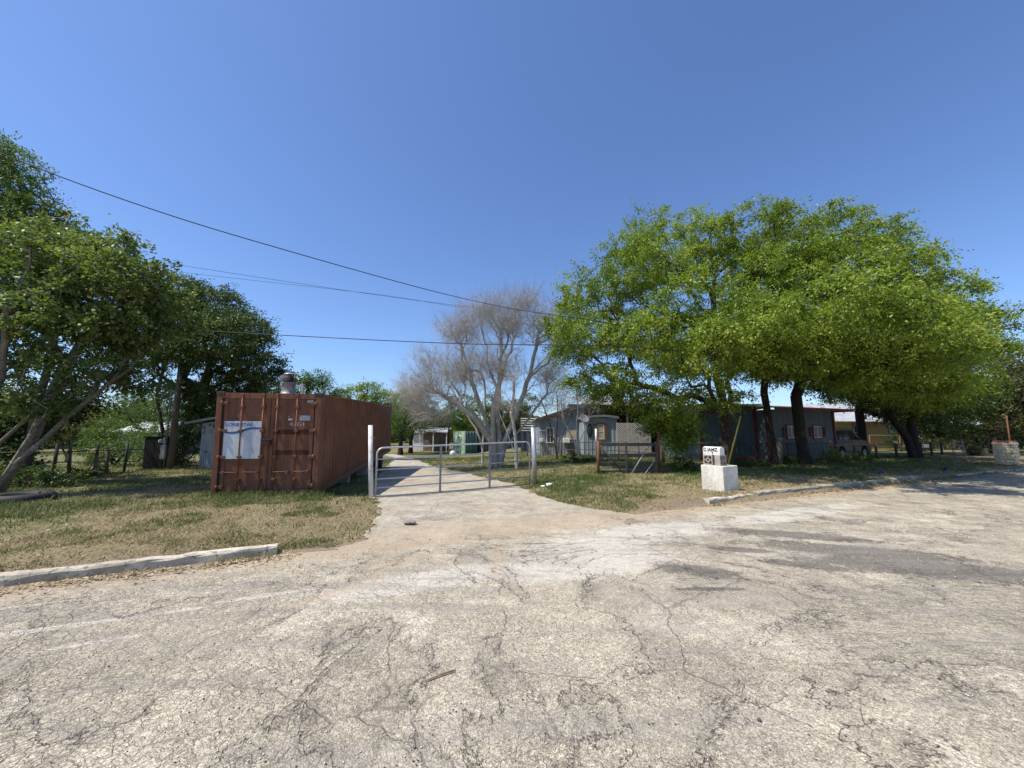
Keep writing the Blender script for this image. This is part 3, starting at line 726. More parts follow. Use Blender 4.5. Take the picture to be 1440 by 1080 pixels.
# T posts beside the container
for i_, (px, py, tp, lb) in enumerate(((456.5, 691, (463.5, 613), 'thin steel T-post with white tip leaning at the container corner'), (452, 689, (457.5, 613), 'grey-tipped T-post standing behind the white-tipped one at the container corner'))):
    b = G(px, py); t = P(*tp, b.y+.02)-b; h_ = t.length
    e = empty('fence_post', tuple(b), lb, 'fence post')
    mb = MB(); mb.tube([(0, 0, -.1), tuple(t*.82)], .022, 6); mb.build('shaft', M_redd if i_ == 0 else M_dark, e)
    mb = MB(); mb.tube([tuple(t*.82), tuple(t)], .024, 6); mb.build('tip', M_white if i_ == 0 else M_galvd, e)

# ------------------------------------------------------------------ dark board gate on the right
p0 = G(841, 672); p1 = G(926, 669); U = p1-p0; Lg = math.hypot(U.x, U.y); yaw = math.atan2(U.y, U.x)
gate = empty('board_gate', tuple(p0), 'dark metal gate with two diagonal braces forming a V', 'gate', rot=(0, 0, yaw))
for f, hh in ((.10, .15), (.40, .12), (.70, .13), (1.10, .11)):
    mb = MB(); mb.box(.06, Lg-.04, .01, .04, f, f+hh, bev=.006); mb.build('rail', M_dark, gate)
mb = MB(); mb.box(Lg*.47-.035, Lg*.47+.035, -.03, .008, .06, 1.24); mb.build('upright', M_dark, gate)
for (a, b) in ((.09, Lg*.44), (Lg*.86, Lg*.52)):
    mb = MB(); mb.tube([(a, -.035, 1.15), (b, -.035, .06)], .028, 8); mb.build('brace', M_dark if a < 1 else M_galvd, gate)
mb = MB(); mb.box(Lg-.09, Lg-.02, -.03, .008, .05, 1.26); mb.build('end_upright', M_dark, gate)
t0 = P(841, 620, p0.y)
o = post('rusty_post', p0, t0, .05, M_rust, 'rusty square post at the left of the dark V-braced gate')
o2 = post('gate_marker', P(838.5, 622, p0.y+.12)-Vector((0, 0, .05)), P(838, 606, p0.y+.12), .035, M_white, 'short white pipe stub on top of the rusty gate post')
o2.location.z = P(838.5, 621, p0.y+.12).z
o = post('rusty_post', G(927, 668), P(926, 608, G(927, 668).y), .045, M_rust, 'rusty post with pale tip at the right of the dark V-braced gate')
b = G(902, 673); mb = MB(); mb.tube([(0, 0, 0), tuple(P(922, 646, b.y+.5)-b)], .012, 6); o = mb.build('leaning_rod', M_galvd); o.location = b; tag(o, 'thin pale rod leaning against the dark gate post', 'rod')

# ------------------------------------------------------------------ mailbox monument
C0 = G(1019, 697.5); yaw = math.atan2(.47, .88)
def loc_(a, b, z=0): return Vector((C0.x+.88*a-.47*b, C0.y+.47*a+.88*b, z))
mb = MB(); mb.box(0, .62, 0, .62, -.1, .725, bev=.018)
Tm = simple('mortar_white', (.74, .70, .61), (.56, .52, .44), .9, scale=3, bump=.8, bscale=16, spot=(.30, .28, .24), spot_amt=.62)
o = mb.build('concrete_pedestal', Tm); o.location = C0; o.rotation_euler = (0, 0, yaw); tag(o, 'square whitewashed concrete pedestal by the kerb', 'pedestal')
def breeze(name, a0, b0, facing, label):
    e = MB(); W_ = .265; D_ = .15; t = .03
    e.box(0, W_, 0, D_, 0, t); e.box(0, W_, 0, D_, W_-t, W_); e.box(0, t, 0, D_, t, W_-t); e.box(W_-t, W_, 0, D_, t, W_-t)
    c = W_/2; s_ = .048
    e.box(c-s_, c+s_, .003, D_-.003, c+s_-.018, c+s_); e.box(c-s_, c+s_, .003, D_-.003, c-s_, c-s_+.018)
    e.box(c-s_, c-s_+.018, .004, D_-.004, c-s_+.018, c+s_-.018); e.box(c+s_-.018, c+s_, .004, D_-.004, c-s_+.018, c+s_-.018)
    for (u0, u1, w0, w1) in ((t, c-s_, c-.011, c+.011), (c+s_, W_-t, c-.011, c+.011), (c-.011, c+.011, t, c-s_), (c-.011, c+.011, c+s_, W_-t)): e.box(u0, u1, .006, D_-.006, w0, w1)
    o = e.build(name, simple('breeze_block', (.42, .37, .31), (.30, .26, .22), .9, scale=6, bump=.6)); o.location = loc_(a0, b0, .727); o.rotation_euler = (0, 0, facing); return tag(o, label, 'breeze block', 'breeze blocks under the mailbox')
breeze('breeze_block', .05, .57, yaw-PI/2, 'left pierced concrete block under the white mailbox')
breeze('breeze_block', .06, .10, yaw+.0, 'right pierced concrete block under the white mailbox')
mbx = empty('mailbox', tuple(loc_(.06, .10, .994)), 'white arched mailbox with scrawled black letters, on pierced blocks', 'mailbox', rot=(0, 0, yaw+PI/2))
# local x runs back from the road, local y to the left
prof = [(-.0, 0), (-.0, .125)]
n_ = 10
prof = [(0, 0)]+[(0, .13)]+[(.09-.09*math.cos(PI*k/n_), .13+.085*math.sin(PI*k/n_)) for k in range(1, n_)]+[(.18, .13), (.18, 0)]
vs = [(0, -p_[0], p_[1]) for p_ in prof]+[(.47, -p_[0], p_[1]) for p_ in prof]; m_ = len(prof)
fs = [(i_, i_+1, i_+1+m_, i_+m_) for i_ in range(m_-1)]+[(m_-1, 0, m_, 2*m_-1), tuple(range(m_, 2*m_))]
mb = MB(); mb.add(vs, fs, Matrix.Translation((0, .0, 0))); body = mb.build('body', M_white, mbx)
mb = MB(); vs = [(-.012, -.09+(p_[0]-.09)*-1.04, p_[1]*1.02) for p_ in prof]+[(.012, -.09+(p_[0]-.09)*-1.04, p_[1]*1.02) for p_ in prof]
mb.add(vs, [tuple(range(m_)), tuple(reversed(range(m_, 2*m_)))]+[(i_, i_+m_, (i_+1) % m_+m_, (i_+1) % m_) for i_ in range(m_)]); mb.build('door', M_white, mbx)
MT = lambda x_, z_: Matrix(((-1, 0, 0, x_), (0, 0, 1, .0015), (0, 1, 0, z_), (0, 0, 0, 1)))
text_mesh('C IAMZ', .13, M_ink, 'lettering', body, MT(.455, .095), sx=.92, offset=.004); text_mesh('7', .09, M_ink, 'lettering', body, MT(.22, .018), sx=1.0, offset=.004)
mb = MB(); mb.box(-.02, .50, -.2, .02, -.0, .006); 
mb = MB(); b = G(1019, 672); t = P(1041.5, 585, b.y)-b
mb.tube([(0, 0, 0), tuple(t)], .024, 8); o = mb.build('yellow_marker_pole', M_yellow); o.location = b; tag(o, 'yellow plastic guy marker pole leaning behind the mailbox', 'marker pole')

# ------------------------------------------------------------------ stone pillar at far right
pb = G(1418, 656.5); yaw = R(22)
pil = empty('stone_pillar', (pb.x, pb.y, 0), 'cream stone gate pillar with red brick cap', 'pillar', rot=(0, 0, R(-63))); pil.scale = (.66, .62, 1)
mb = MB(); rgp = random.Random(5); z_ = -.05; nrow = 8
mb.box(-.44, .44, -.40, .40, -.05, 1.0)
while z_ < .95:
    hh = rgp.uniform(.09, .16); hh = min(hh, 1.0-z_)
    for side in range(4):
        L_ = .47; u = -L_
        while u < L_-.03:
            wv__ = min(rgp.uniform(.18, .5), L_-u); pr = rgp.uniform(.03, .065)
            M_ = Matrix.Rotation(side*PI/2, 4, 'Z')
            mb.box(u+.006, u+wv__-.006, -.40-pr-(0.04 if side % 2 else 0), -.38, z_+.006, z_+hh-.006, M_, bev=.014); u += wv__
    z_ += hh
mb.build('stonework', simple('cream_stone', (.62, .52, .34), (.48, .41, .29), .9, scale=4, bump=.8, bscale=14, spot=(.34, .27, .18), spot_amt=.6), pil)
mb = MB(); mb.box(-.52, .52, -.50, .50, 1.0, 1.10, bev=.02); mb.build('cap_slab', simple('cap_stone', (.60, .50, .36), (.45, .38, .28), .9, scale=5), pil)
mb = MB()
for k in range(9):
    for s_ in range(4):
        mb.box(-.46+k*.102, -.46+k*.102+.092, -.46+s_*.23, -.46+s_*.23+.215, 1.103, 1.175, bev=.008)
mb.build('brick_cap', simple('red_brick', (.34, .13, .075), (.24, .09, .06), .9, scale=12), pil)
b = G(1424, 648); post('rusty_post', b, P(1415, 584, b.y), .035, M_rust, 'tall thin rusty pipe standing behind the stone pillar', 'pipe')

# ------------------------------------------------------------------ fences
def fence(pts, label, spacing, rails, mat, mpost=None, top=None, wires=(), pr=.035, group=None, tips=False, mesh=False):
    e = empty('wire_fence' if wires else 'pipe_fence', tuple(pts[0]), label, 'fence', group)
    o_ = Vector(pts[0]); rgf = random.Random(len(label))
    for a, b in zip(pts[:-1], pts[1:]):
        a = Vector(a)-o_; b = Vector(b)-o_; k = max(1, round((b-a).length/spacing))
        for q in range(k+1 if b+o_ == Vector(pts[-1]) else k):
            p = a.lerp(b, q/k); hh = (top or rails[0])+rgf.uniform(-.03, .12)
            mb = MB(); mb.tube([(p.x, p.y, p.z-.1), (p.x+rgf.uniform(-.05, .05), p.y, p.z+hh)], pr, 8); mb.build('post', mpost or mat, e)
        for rz in rails:
            mb = MB(); mb.tube([(a.x, a.y, a.z+rz), (b.x, b.y, b.z+rz)], .022, 8); mb.build('rail', mat, e)
        for rz in wires:
            mb = MB(); mb.tube([(a.x, a.y-.04, a.z+rz), tuple((a+b)/2+Vector((0, -.04, rz-.02))), (b.x, b.y-.04, b.z+rz)], .006, 4); mb.build('wire', mat, e)
        if mesh:
            mb = MB(); L_ = (b-a).length; n_ = int(L_/.15)
            for q in range(n_): 
                p = a.lerp(b, q/n_); mb.tube([(p.x, p.y+.03, p.z+.02), (p.x, p.y+.03, p.z+rails[0])], .0035, 3, caps=False)
            for q in range(7): mb.tube([(a.x, a.y+.03, a.z+.1+q*.14), (b.x, b.y+.03, b.z+.1+q*.14)], .0035, 3, caps=False)
            mb.build('wire_mesh', mat, e)
    return e
fence([G(742, 642), G(845, 644), G(932, 652)], 'dark pipe fence in front of the grey barn', 1.4, [.95, .5], M_dark, M_grime, mesh=True, pr=.035)
fence([G(934, 654), G(1035, 655.5), G(1110, 656), G(1172, 653)], 'dark pipe and mesh fence in front of the blue house', 2.2, [1.05], M_dark, M_rust, mesh=True, pr=.045, wires=(.2, .5, .8))
fence([G(1172, 653), G(1262, 648), G(1325, 642)], 'dark board fence in front of the parked vehicle', 1.9, [.9, .55, .2], M_dark, M_grime, pr=.06)
fence([G(1225, 637), G(1310, 637), G(1365, 638), G(1460, 640), G(1560, 646)], 'long fence with a pale orange top pipe along the far yard', 3.0, [1.32], simple('orange_pipe', (.24, .17, .12), (.17, .12, .085), .8, scale=5), M_rust, mesh=True, pr=.045)
lf = [G(-60, 683), G(73, 678), G(131, 671), G(174, 665), G(206, 661)]
fence(lf, 'sagging wire fence on dark leaning posts at the back of the left lawn', 2.6, [1.05], M_dark, M_grime, top=1.35, wires=(.3, .6), pr=.05, mesh=False)
for (px, y0, y1, lb) in ((97, 672, 618, 'pale weathered wooden post beside the leaning dark post, by the blue boards'), (134, 672, 640, 'short pale wooden post at the back of the left lawn'), (150, 668, 628, 'thin pale branch-like post behind the left wire fence')):
    b = G(px, y0); post('wooden_post', b, P(px+2, y1, b.y), .06, M_wood, lb)
b = G(1094, 657); o = post('wooden_post', b, P(1093.5, 616, b.y), .19, M_wood, 'thick weathered wooden post stump between the big tree trunks', n=12)

# ------------------------------------------------------------------ poles, meter and cabinet on the left
b = G(238, 661)
pole = empty('utility_pole', tuple(b), 'weathered wooden pole with a grey conduit and meter box at the left', 'utility pole')
mb = MB(); mb.tube([(0, 0, -.2), (.02, 0, 3), (.03, 0, 6.2)], [.15, .13, .11], 14); mb.build('pole', M_wood, pole)
mb = MB(); mb.tube([(-.20, -.12, .0), (-.20, -.12, 4.0), (-.17, -.12, 4.12), (-.1, -.12, 4.05)], .035, 8); cn = mb.build('conduit', M_galvd, pole)
mb = MB(); mb.box(-.32, -.08, -.28, -.14, .55, 1.25, bev=.02); mb.box(-.28, -.12, -.26, -.14, 1.28, 1.62, bev=.02); bx = mb.build('meter_box', M_galvd, pole)
mb = MB(); mb.tube([(-.33, -.21, 1.45), (-.45, -.21, 1.45)], .09, 14); mb.build('meter', M_white, bx)
b = G(218, 661); cab = empty('dark_cabinet', tuple(b), 'tall black wooden cabinet standing left of the wooden pole', 'cabinet', rot=(0, 0, R(10)))
mb = MB(); mb.box(-.46, .46, -.2, .5, 0, 1.62, bev=.02); mb.box(-.5, .5, -.24, .54, 1.62, 1.68); mb.build('body', simple('soot_black', (.012, .012, .011), (.02, .018, .016), .9), cab)
mb = MB(); mb.box(-.40, -.01, -.225, -.2, .05, 1.56); mb.box(.01, .40, -.225, -.2, .05, 1.56); mb.build('door', simple('soot_black2', (.02, .018, .016), (.03, .027, .022), .9), cab)
# tyre
tb = G(2, 716); mb = MB()
mb.lathe([(.33, .02), (.45, .0), (.52, .05), (.54, .14), (.52, .24), (.45, .29), (.33, .27), (.30, .2), (.30, .08), (.33, .02)], 40)
o = mb.build('old_tyre', M_black); o.location = tb+Vector((0, .3, .0)); tag(o, 'black old tyre lying on the grass below the left tree', 'tyre')

# ------------------------------------------------------------------ white lean-to shed behind the container
M_shed = simple('shed_white_blue', (.52, .56, .60), (.42, .46, .50), .6, scale=2, bump=.3, bscale=30, spot=(.3, .3, .3), spot_amt=.66)
b = G(279, 659); sh = empty('metal_shed', tuple(b), 'small pale lean-to metal shed behind the red-brown container', 'shed', rot=(0, 0, R(6)))
hl, hr = 2.38, 2.95
mb = MB(); mb.prism([(0, .0), (3.0, .0), (3.0, hr), (0, hl)], 0, 2.6); mb.build('wall', M_shed, sh)
mb = MB()
for k in range(10): mb.box(.02+k*.115, .10+k*.115, -.02, -.001, .0, .78)
mb.build('skirting', M_shed, sh)
for xx in (.03, .48, .95): MB().box(xx-.02, xx+.02, -.02, -.002, .8, 2.35+.19*xx).build('batten', M_white, sh)
Mr = Matrix.Rotation(-math.atan2(hr-hl, 3.0), 4, 'Y')
MB().box(-.22, 3.3, -.35, 2.8, hl+.05, hl+.15, Mr).build('roof', M_galv, sh)
MB().box(.22, .36, -.07, -.01, .86, .90).build('handle', M_black, sh)

# ------------------------------------------------------------------ the grey barn with open awning
def corr_wall(p0, p1, zb, zt0, zt1, mat, name, parent, pitch=.20, depth=.022, holes=None):
    """vertical ribbed sheet wall from p0 to p1 (xy) with sloping top"""
    a = Vector(p0); b = Vector(p1); d = (b-a); L_ = d.length; d.normalize(); nrm = Vector((d.y, -d.x))
    us_ = []; q = 0
    while q < L_: us_ += [(q, 0), (min(L_, q+pitch*.6), 0), (min(L_, q+pitch*.7), depth), (min(L_, q+pitch*.9), depth)]; q += pitch
    us_.append((L_, 0)); vs = []
    for (u, dp) in us_:
        p = a+d*u+nrm*dp; f = u/L_
        vs += [(p.x, p.y, zb), (p.x, p.y, zt0*(1-f)+zt1*f)]
    mb = MB(); mb.add(vs, [(2*i_, 2*i_+2, 2*i_+3, 2*i_+1) for i_ in range(len(us_)-1)]); return mb.build(name, mat, parent)
M_barn = simple('blue_grey_sheet', (.29, .325, .355), (.20, .225, .25), .6, scale=1.2, bump=.3, bscale=20, spot=(.34, .30, .26), spot_amt=.62, stretch=(1, 1, .4))
M_roofm = simple('rusted_tin_roof', (.50, .47, .42), (.36, .31, .26), .5, .3, scale=1.0, bump=.3, spot=(.28, .17, .10), spot_amt=.58)
M_roofd = simple('dark_brown_trim', (.10, .07, .055), (.07, .05, .04), .8, scale=4)
M_inner_shade = simple('barn_inside_shade', (.05, .047, .044), (.03, .028, .026), .95, scale=2)  # near-black colour paints in the shade under the awning
bo = P(759, 641, 28); bo.z = -.15
barn = empty('barn', tuple(bo), 'blue-grey sheet metal barn with a low gable and open dark awning', 'barn')
def bl(v): return Vector(v)-bo
x0 = bo.x; x1 = P(821, 570, 28).x; zg = -.05; z0b = 2.55-bo.z; z1b = 3.62-bo.z
corr_wall((0, 0), (x1-x0, 0), zg, z0b, z1b, M_barn, 'front_wall', barn)
corr_wall((0, 9), (0, 0), zg, z0b, z0b, M_barn, 'side_wall', barn)
xr = P(990, 577, 28).x-x0
w1 = x1-x0
MB().box(w1, xr, 7.9, 8.0, zg, 4.3).build('inner_wall', M_inner_shade, barn); MB().box(w1, w1+.08, .1, 7.9, zg, z1b-.1).build('inner_wall', M_inner_shade, barn); MB().box(xr-.08, xr, .2, 7.9, zg, 3.1).build('inner_wall', M_inner_shade, barn); MB().box(w1+.08, xr-.08, .2, 7.9, .02, .05).build('floor', M_inner_shade, barn)
MB().box(w1+.1, xr-.1, 1.6, 1.7, 1.9, 3.5).build('shade_panel', M_inner_shade, barn)  # dark sheet added so the depth of the awning reads as shade
def slab(mb, pts, th=.06):
    vs = [tuple(p) for p in pts]+[(p[0], p[1], p[2]-th) for p in pts]; n = len(pts)
    mb.add(vs, [tuple(range(n)), tuple(reversed(range(n, 2*n)))]+[(i_, i_+n, (i_+1) % n+n, (i_+1) % n) for i_ in range(n)])
mb = MB(); slab(mb, [(-.3, -.3, z0b-.02), (w1, -.3, z1b+.06), (w1, 9.2, z1b+.06), (-.3, 9.2, z0b-.02)]); mb.build('roof', M_roofm, barn)
mb = MB(); slab(mb, [(-.32, -.34, z0b-.05), (w1, -.34, z1b+.03), (w1, -.31, z1b+.03), (-.32, -.31, z0b-.05)], .14); mb.build('fascia', M_roofd, barn)
mb = MB(); slab(mb, [(w1, -.5, z1b+.02), (xr+.2, -.5, 3.12-bo.z), (xr+.2, 9.2, 4.5-bo.z), (w1, 9.2, 5.0-bo.z)]); mb.build('awning_roof', M_roofm, barn)
for k in range(4):
    xx = w1+.3+k*(xr-w1-.5)/3; MB().box(xx-.06, xx+.06, -.4, -.28, zg, (z1b+(3.12-bo.z-z1b)*k/3)-.06).build('awning_post', M_roofd, barn)
def window(parent, x, z, w_, h_, frame, mframe, y=0.0, mull=True, sash=False, M=None, mpane=None):
    """frame with a pane; x,z centre, y the wall face"""
    mb = MB(); t = frame
    mb.box(x-w_/2-t, x+w_/2+t, y-.05, y-.002, z+h_/2, z+h_/2+t, M); mb.box(x-w_/2-t, x+w_/2+t, y-.06, y-.002, z-h_/2-t, z-h_/2, M)
    mb.box(x-w_/2-t, x-w_/2, y-.05, y-.002, z-h_/2, z+h_/2, M); mb.box(x+w_/2, x+w_/2+t, y-.05, y-.002, z-h_/2, z+h_/2, M)
    f = mb.build('window', mframe, parent)
    mb = MB(); mb.box(x-w_/2, x+w_/2, y-.02, y-.004, z-h_/2, z+h_/2, M); mb.build('pane', mpane or M_glass, f)
    mb = MB(); t2 = .028
    if mull: mb.box(x-t2/2, x+t2/2, y-.035, y-.021, z-h_/2, z+h_/2, M)
    if sash: mb.box(x-w_/2, x+w_/2, y-.035, y-.021, z-t2/2, z+t2/2, M)
    for (a0, a1, c0, c1) in ((x-w_/2, x-w_/2+t2, z-h_/2, z+h_/2), (x+w_/2-t2, x+w_/2, z-h_/2, z+h_/2), (x-w_/2, x+w_/2, z+h_/2-t2, z+h_/2), (x-w_/2, x+w_/2, z-h_/2, z-h_/2+t2)): mb.box(a0, a1, y-.04, y-.022, c0, c1, M)
    mb.build('sash', M_white, f); return f
def zat(py, y): return CZ+(607-py)*y/540
M_tan = simple('tan_door_paint', (.50, .40, .29), (.38, .30, .22), .7, scale=4)
q = P(773.5, 610, 28); window(barn, q.x-x0, zat(612, 28)-bo.z, .48, 1.05, .05, M_white, -.01, True, True)
MB().box(.02, 1.0, -.03, -.003, zat(606, 28)-bo.z, zat(605, 28)-bo.z+.02).build('trim_strip', M_white, barn)
q = P(804, 610, 28); MB().box(q.x-x0-.38, q.x-x0+.38, -.05, -.003, zat(618, 28)-bo.z, zat(604.5, 28)-bo.z).build('shutter_panel', M_tan, barn)
mb = MB(); mb.box(q.x-x0-.65, q.x-x0-.2, -.35, -.06, zat(623, 28)-bo.z, zat(616, 28)-bo.z, bev=.02); mb.build('air_conditioner', M_white, barn)
MB().box(q.x-x0-.25, q.x-x0+.2, -.4, -.1, zg, zat(622, 28)-bo.z).build('dark_drum', M_black, barn)
q = P(759.5, 618, 28); MB().box(q.x-x0-.05, q.x-x0+.2, -.25, -.05, zat(621, 28)-bo.z, zat(616, 28)-bo.z, bev=.02).build('wall_lamp', M_white, barn)
# curved-roof annexe in front of the awning
sy = 26.2; a0 = P(822, 600, sy); a1 = P(868, 600, sy)
an = empty('blue_shed', (a0.x, sy, -.12), 'pale blue shed with a curved roof, window and brown shutters', 'shed', rot=(0, 0, R(2)))
WA = a1.x-a0.x; HA = zat(588, sy)+.12
M_ablue = simple('pale_blue_sheet', (.31, .37, .41), (.23, .28, .315), .6, scale=2, bump=.3, bscale=20, spot=(.34, .32, .3), spot_amt=.6, stretch=(1, 1, .3))
corr_wall((0, 0), (WA, 0), -.05, HA, HA, M_ablue, 'front_wall', an, .25)
mb = MB(); mb.box(.0, WA, .03, 2.4, -.05, HA); mb.build('body', M_ablue, an)
prof = [(-.12+(WA+.24)*k/12, HA+.02+.20*math.sin(PI*(.12+.76*k/12))) for k in range(13)]
mb = MB(); vs = [(x_, -.18, z_) for x_, z_ in prof]+[(x_, 2.5, z_) for x_, z_ in prof]+[(x_, -.18, z_-.16) for x_, z_ in prof]+[(x_, 2.5, z_-.16) for x_, z_ in prof]
fs = [(i_, i_+1, i_+14, i_+13) for i_ in range(12)]+[(i_+26, i_+27, i_+1, i_) for i_ in range(12)]+[(i_+26, i_+39, i_+40, i_+27) for i_ in range(12)]+[(0, 13, 39, 26), (12, 38, 51, 25)]
mb.add(vs, fs); mb.build('roof', M_galvd, an)
q = P(845, 605, sy); wx = q.x-a0.x
window(an, wx, zat(607, sy)+.12, .42, 1.0, .09, simple('brown_frame', (.22, .15, .11), scale=6), -.02, False, True, mpane=M_tan)
for s_ in (-1, 1): MB().box(wx+s_*.42-.11, wx+s_*.42+.11, -.07, -.03, zat(616, sy)+.12, zat(597, sy)+.12).build('shutter', simple('brown_shutter', (.13, .075, .06), (.09, .05, .04), .8, scale=10), an)
mb = MB(); mb.lathe([(0, .03), (.16, .02), (.2, 0)], 24); 
M_o = Matrix.Translation((P(829, 606, sy).x-a0.x, -.05, zat(605.5, sy)+.12)) @ Matrix.Diagonal((1, 1, 2.3, 1)) @ Matrix.Rotation(R(90), 4, 'X')
mb.build('oval_plaque', simple('dark_plaque', (.03, .045, .055), scale=8), an, M_o)
# satellite dish
dp = P(821, 589, 25.6); ds = empty('satellite_dish', (dp.x, dp.y, 0), 'pale tilted satellite dish beside the blue shed roof', 'satellite dish')
mb = MB(); mb.tube([(0, 0, -.2), (0, 0, dp.z)], .03, 8); mb.build('mast', M_galvd, ds)
mb = MB(); mb.lathe([(0, .0), (.15, .012), (.28, .045), (.33, .07), (.32, .08), (.27, .055), (.15, .025), (0, .014)], 28)
mb.build('dish', M_galvd, ds, Matrix.Translation((0, -.05, dp.z)) @ Matrix.Rotation(R(55), 4, 'X') @ Matrix.Rotation(R(15), 4, 'Y'))
# lattice screen
ly = 25.4; l0 = P(868, 600, ly); l1 = P(912, 600, ly+.3)
lt = empty('lattice_screen', (l0.x, ly, -.12), 'tall white lattice screen between the blue shed and the dark awning', 'lattice')
LW = l1.x-l0.x; LH = zat(595, ly)+.12
mb = MB(); ww = .032; st_ = .125; kk = int((LW+LH)/st_)
for k in range(kk+1):
    c = k*st_
    x_a = max(0, c-LH); z_a = c-x_a; x_b = min(LW, c); z_b = c-x_b
    if z_a > LH or x_b-x_a < .02: continue
    for mir in (0, 1):
        pa = Vector((LW-x_a if mir else x_a, 0, z_a)); pb_ = Vector((LW-x_b if mir else x_b, 0, z_b)); d = (pb_-pa).normalized(); nn = Vector((-d.z, 0, d.x))*ww/2
        yy_ = .012 if mir else 0
        vs = [tuple(pa-nn+Vector((0, yy_, 0))), tuple(pb_-nn+Vector((0, yy_, 0))), tuple(pb_+nn+Vector((0, yy_, 0))), tuple(pa+nn+Vector((0, yy_, 0)))]
        vs += [(v_[0], v_[1]+.008, v_[2]) for v_ in vs]
        mb.add(vs, [(0, 1, 2, 3), (7, 6, 5, 4), (0, 4, 5, 1), (1, 5, 6, 2), (2, 6, 7, 3), (3, 7, 4, 0)])
mb.build('lattice_panel', simple('lattice_white', (.66, .62, .58), (.5, .46, .43), .7, scale=5), lt)
for xx in (0, LW*.66, LW): MB().box(xx-.04, xx+.04, .025, .09, -.05, LH+.02).build('upright', simple('lattice_rose', (.42, .33, .30), scale=5), lt)
# slatted shade roof to the left of the barn
so_ = P(733, 600, 33); sp = empty('slatted_pergola', (so_.x, 33, -.35), 'white slatted shade roof on posts left of the barn', 'pergola')
SWd = P(762, 600, 33).x-so_.x
for k in range(6): MB().box(0, SWd+.6, k*.5-.2, k*.5+.1, zat(606, 33)+.35+k*.22, zat(606, 33)+.42+k*.22).build('slat', M_white, sp)
for xx in (.05, SWd*.5, SWd+.4):
    MB().box(xx-.05, xx+.05, 0, .1, 0, zat(606, 33)+.34).build('post', M_grime, sp); MB().box(xx-.05, xx+.05, 2.4, 2.5, 0, zat(606, 33)+1.4).build('post', M_grime, sp)
mb = MB(); mb.box(.02, SWd-.2, 2.6, 2.7, 0, 2.2); mb.build('back_panel', simple('slate_panel', (.10, .13, .17), scale=3), sp)

# ------------------------------------------------------------------ blue house
M_house = simple('slate_blue_siding', (.10, .125, .145), (.075, .095, .112), .65, scale=1.5, bump=.35, bscale=18, stretch=(1, 1, .3), spot=(.24, .26, .27), spot_amt=.66)
M_teal = simple('teal_grey_siding', (.085, .125, .135), (.065, .095, .105), .65, scale=1.5, bump=.35, bscale=18, stretch=(1, 1, .3), spot=(.26, .28, .28), spot_amt=.63)
M_trim = simple('dark_red_trim', (.20, .045, .04), (.13, .03, .028), .65, scale=5)
hA = P(1083, 620, 19.3); hB = P(1174, 620, 21.0)
d = Vector((hB.x-hA.x, hB.y-hA.y)); LH_ = d.length; yaw = math.atan2(d.y, d.x)
hs = empty('blue_house', (hA.x, hA.y, 0), 'slate-blue house with red trim and two small windows', 'house', rot=(0, 0, yaw))
corr_wall((0, 0), (LH_, 0), -.1, 2.72, 2.72, M_house, 'front_wall', hs, .4, .012)
corr_wall((LH_, 0), (LH_, 7), -.1, 2.72, 2.72, M_house, 'side_wall', hs, .4, .012)
MB().box(0.02, LH_-.02, 6.9, 7, -.1, 2.7).box(0, .05, .05, 6.9, -.1, 2.7).build('rear_wall', M_house, hs)
mb = MB(); slab(mb, [(-.3, -.55, 2.80), (LH_+.75, -.55, 2.80), (LH_+.75, 3.6, 3.25), (-.3, 3.6, 3.25)], .05); slab(mb, [(-.3, 3.6, 3.25), (LH_+.75, 3.6, 3.25), (LH_+.75, 7.5, 2.8), (-.3, 7.5, 2.8)], .05)
mb.build('roof', simple('shingle_roof', (.30, .26, .22), (.20, .17, .15), .9, scale=5, bump=.6), hs)
MB().box(-.3, LH_+.76, -.60, -.555, 2.66, 2.80).box(LH_+.755, LH_+.80, -.6, 3.6, 2.66, 2.80).build('fascia', M_trim, hs)
MB().box(LH_-.06, LH_+.06, -.07, .06, -.1, 2.70).build('corner_board', M_trim, hs); MB().box(-.14, .04, -.08, .06, -.1, 2.70).build('corner_board', M_trim, hs)
M_cur = simple('curtain', (.16, .17, .18), (.05, .055, .06), .4, scale=6, stretch=(4, 1, .3))
for px in (1111, 1148.5):
    u = (px-1083)/(1174-1083)*LH_*(1.02 if px < 1130 else 1.0); z_ = 1.58
    window(hs, u, z_, .60, .62, .07, M_trim, -.005, True, False, mpane=M_cur)
    for s_ in (-1, 1):
        mb = MB()
        for j in (-1, 0, 1):
            mb.tube([(u+s_*.56+.07*math.cos(a), -.03, z_+j*.17+.07*math.sin(a)) for a in [2*PI*t/12 for t in range(13)]], .022, 6)
        mb.box(u+s_*.56-.012, u+s_*.56+.012, -.035, -.015, z_-.25, z_+.25); mb.build('shutter_scroll', M_trim, hs)
MB().box(LH_*.02, LH_*.98, -.035, -.006, .95, 1.0).build('rail_trim', M_teal, hs)
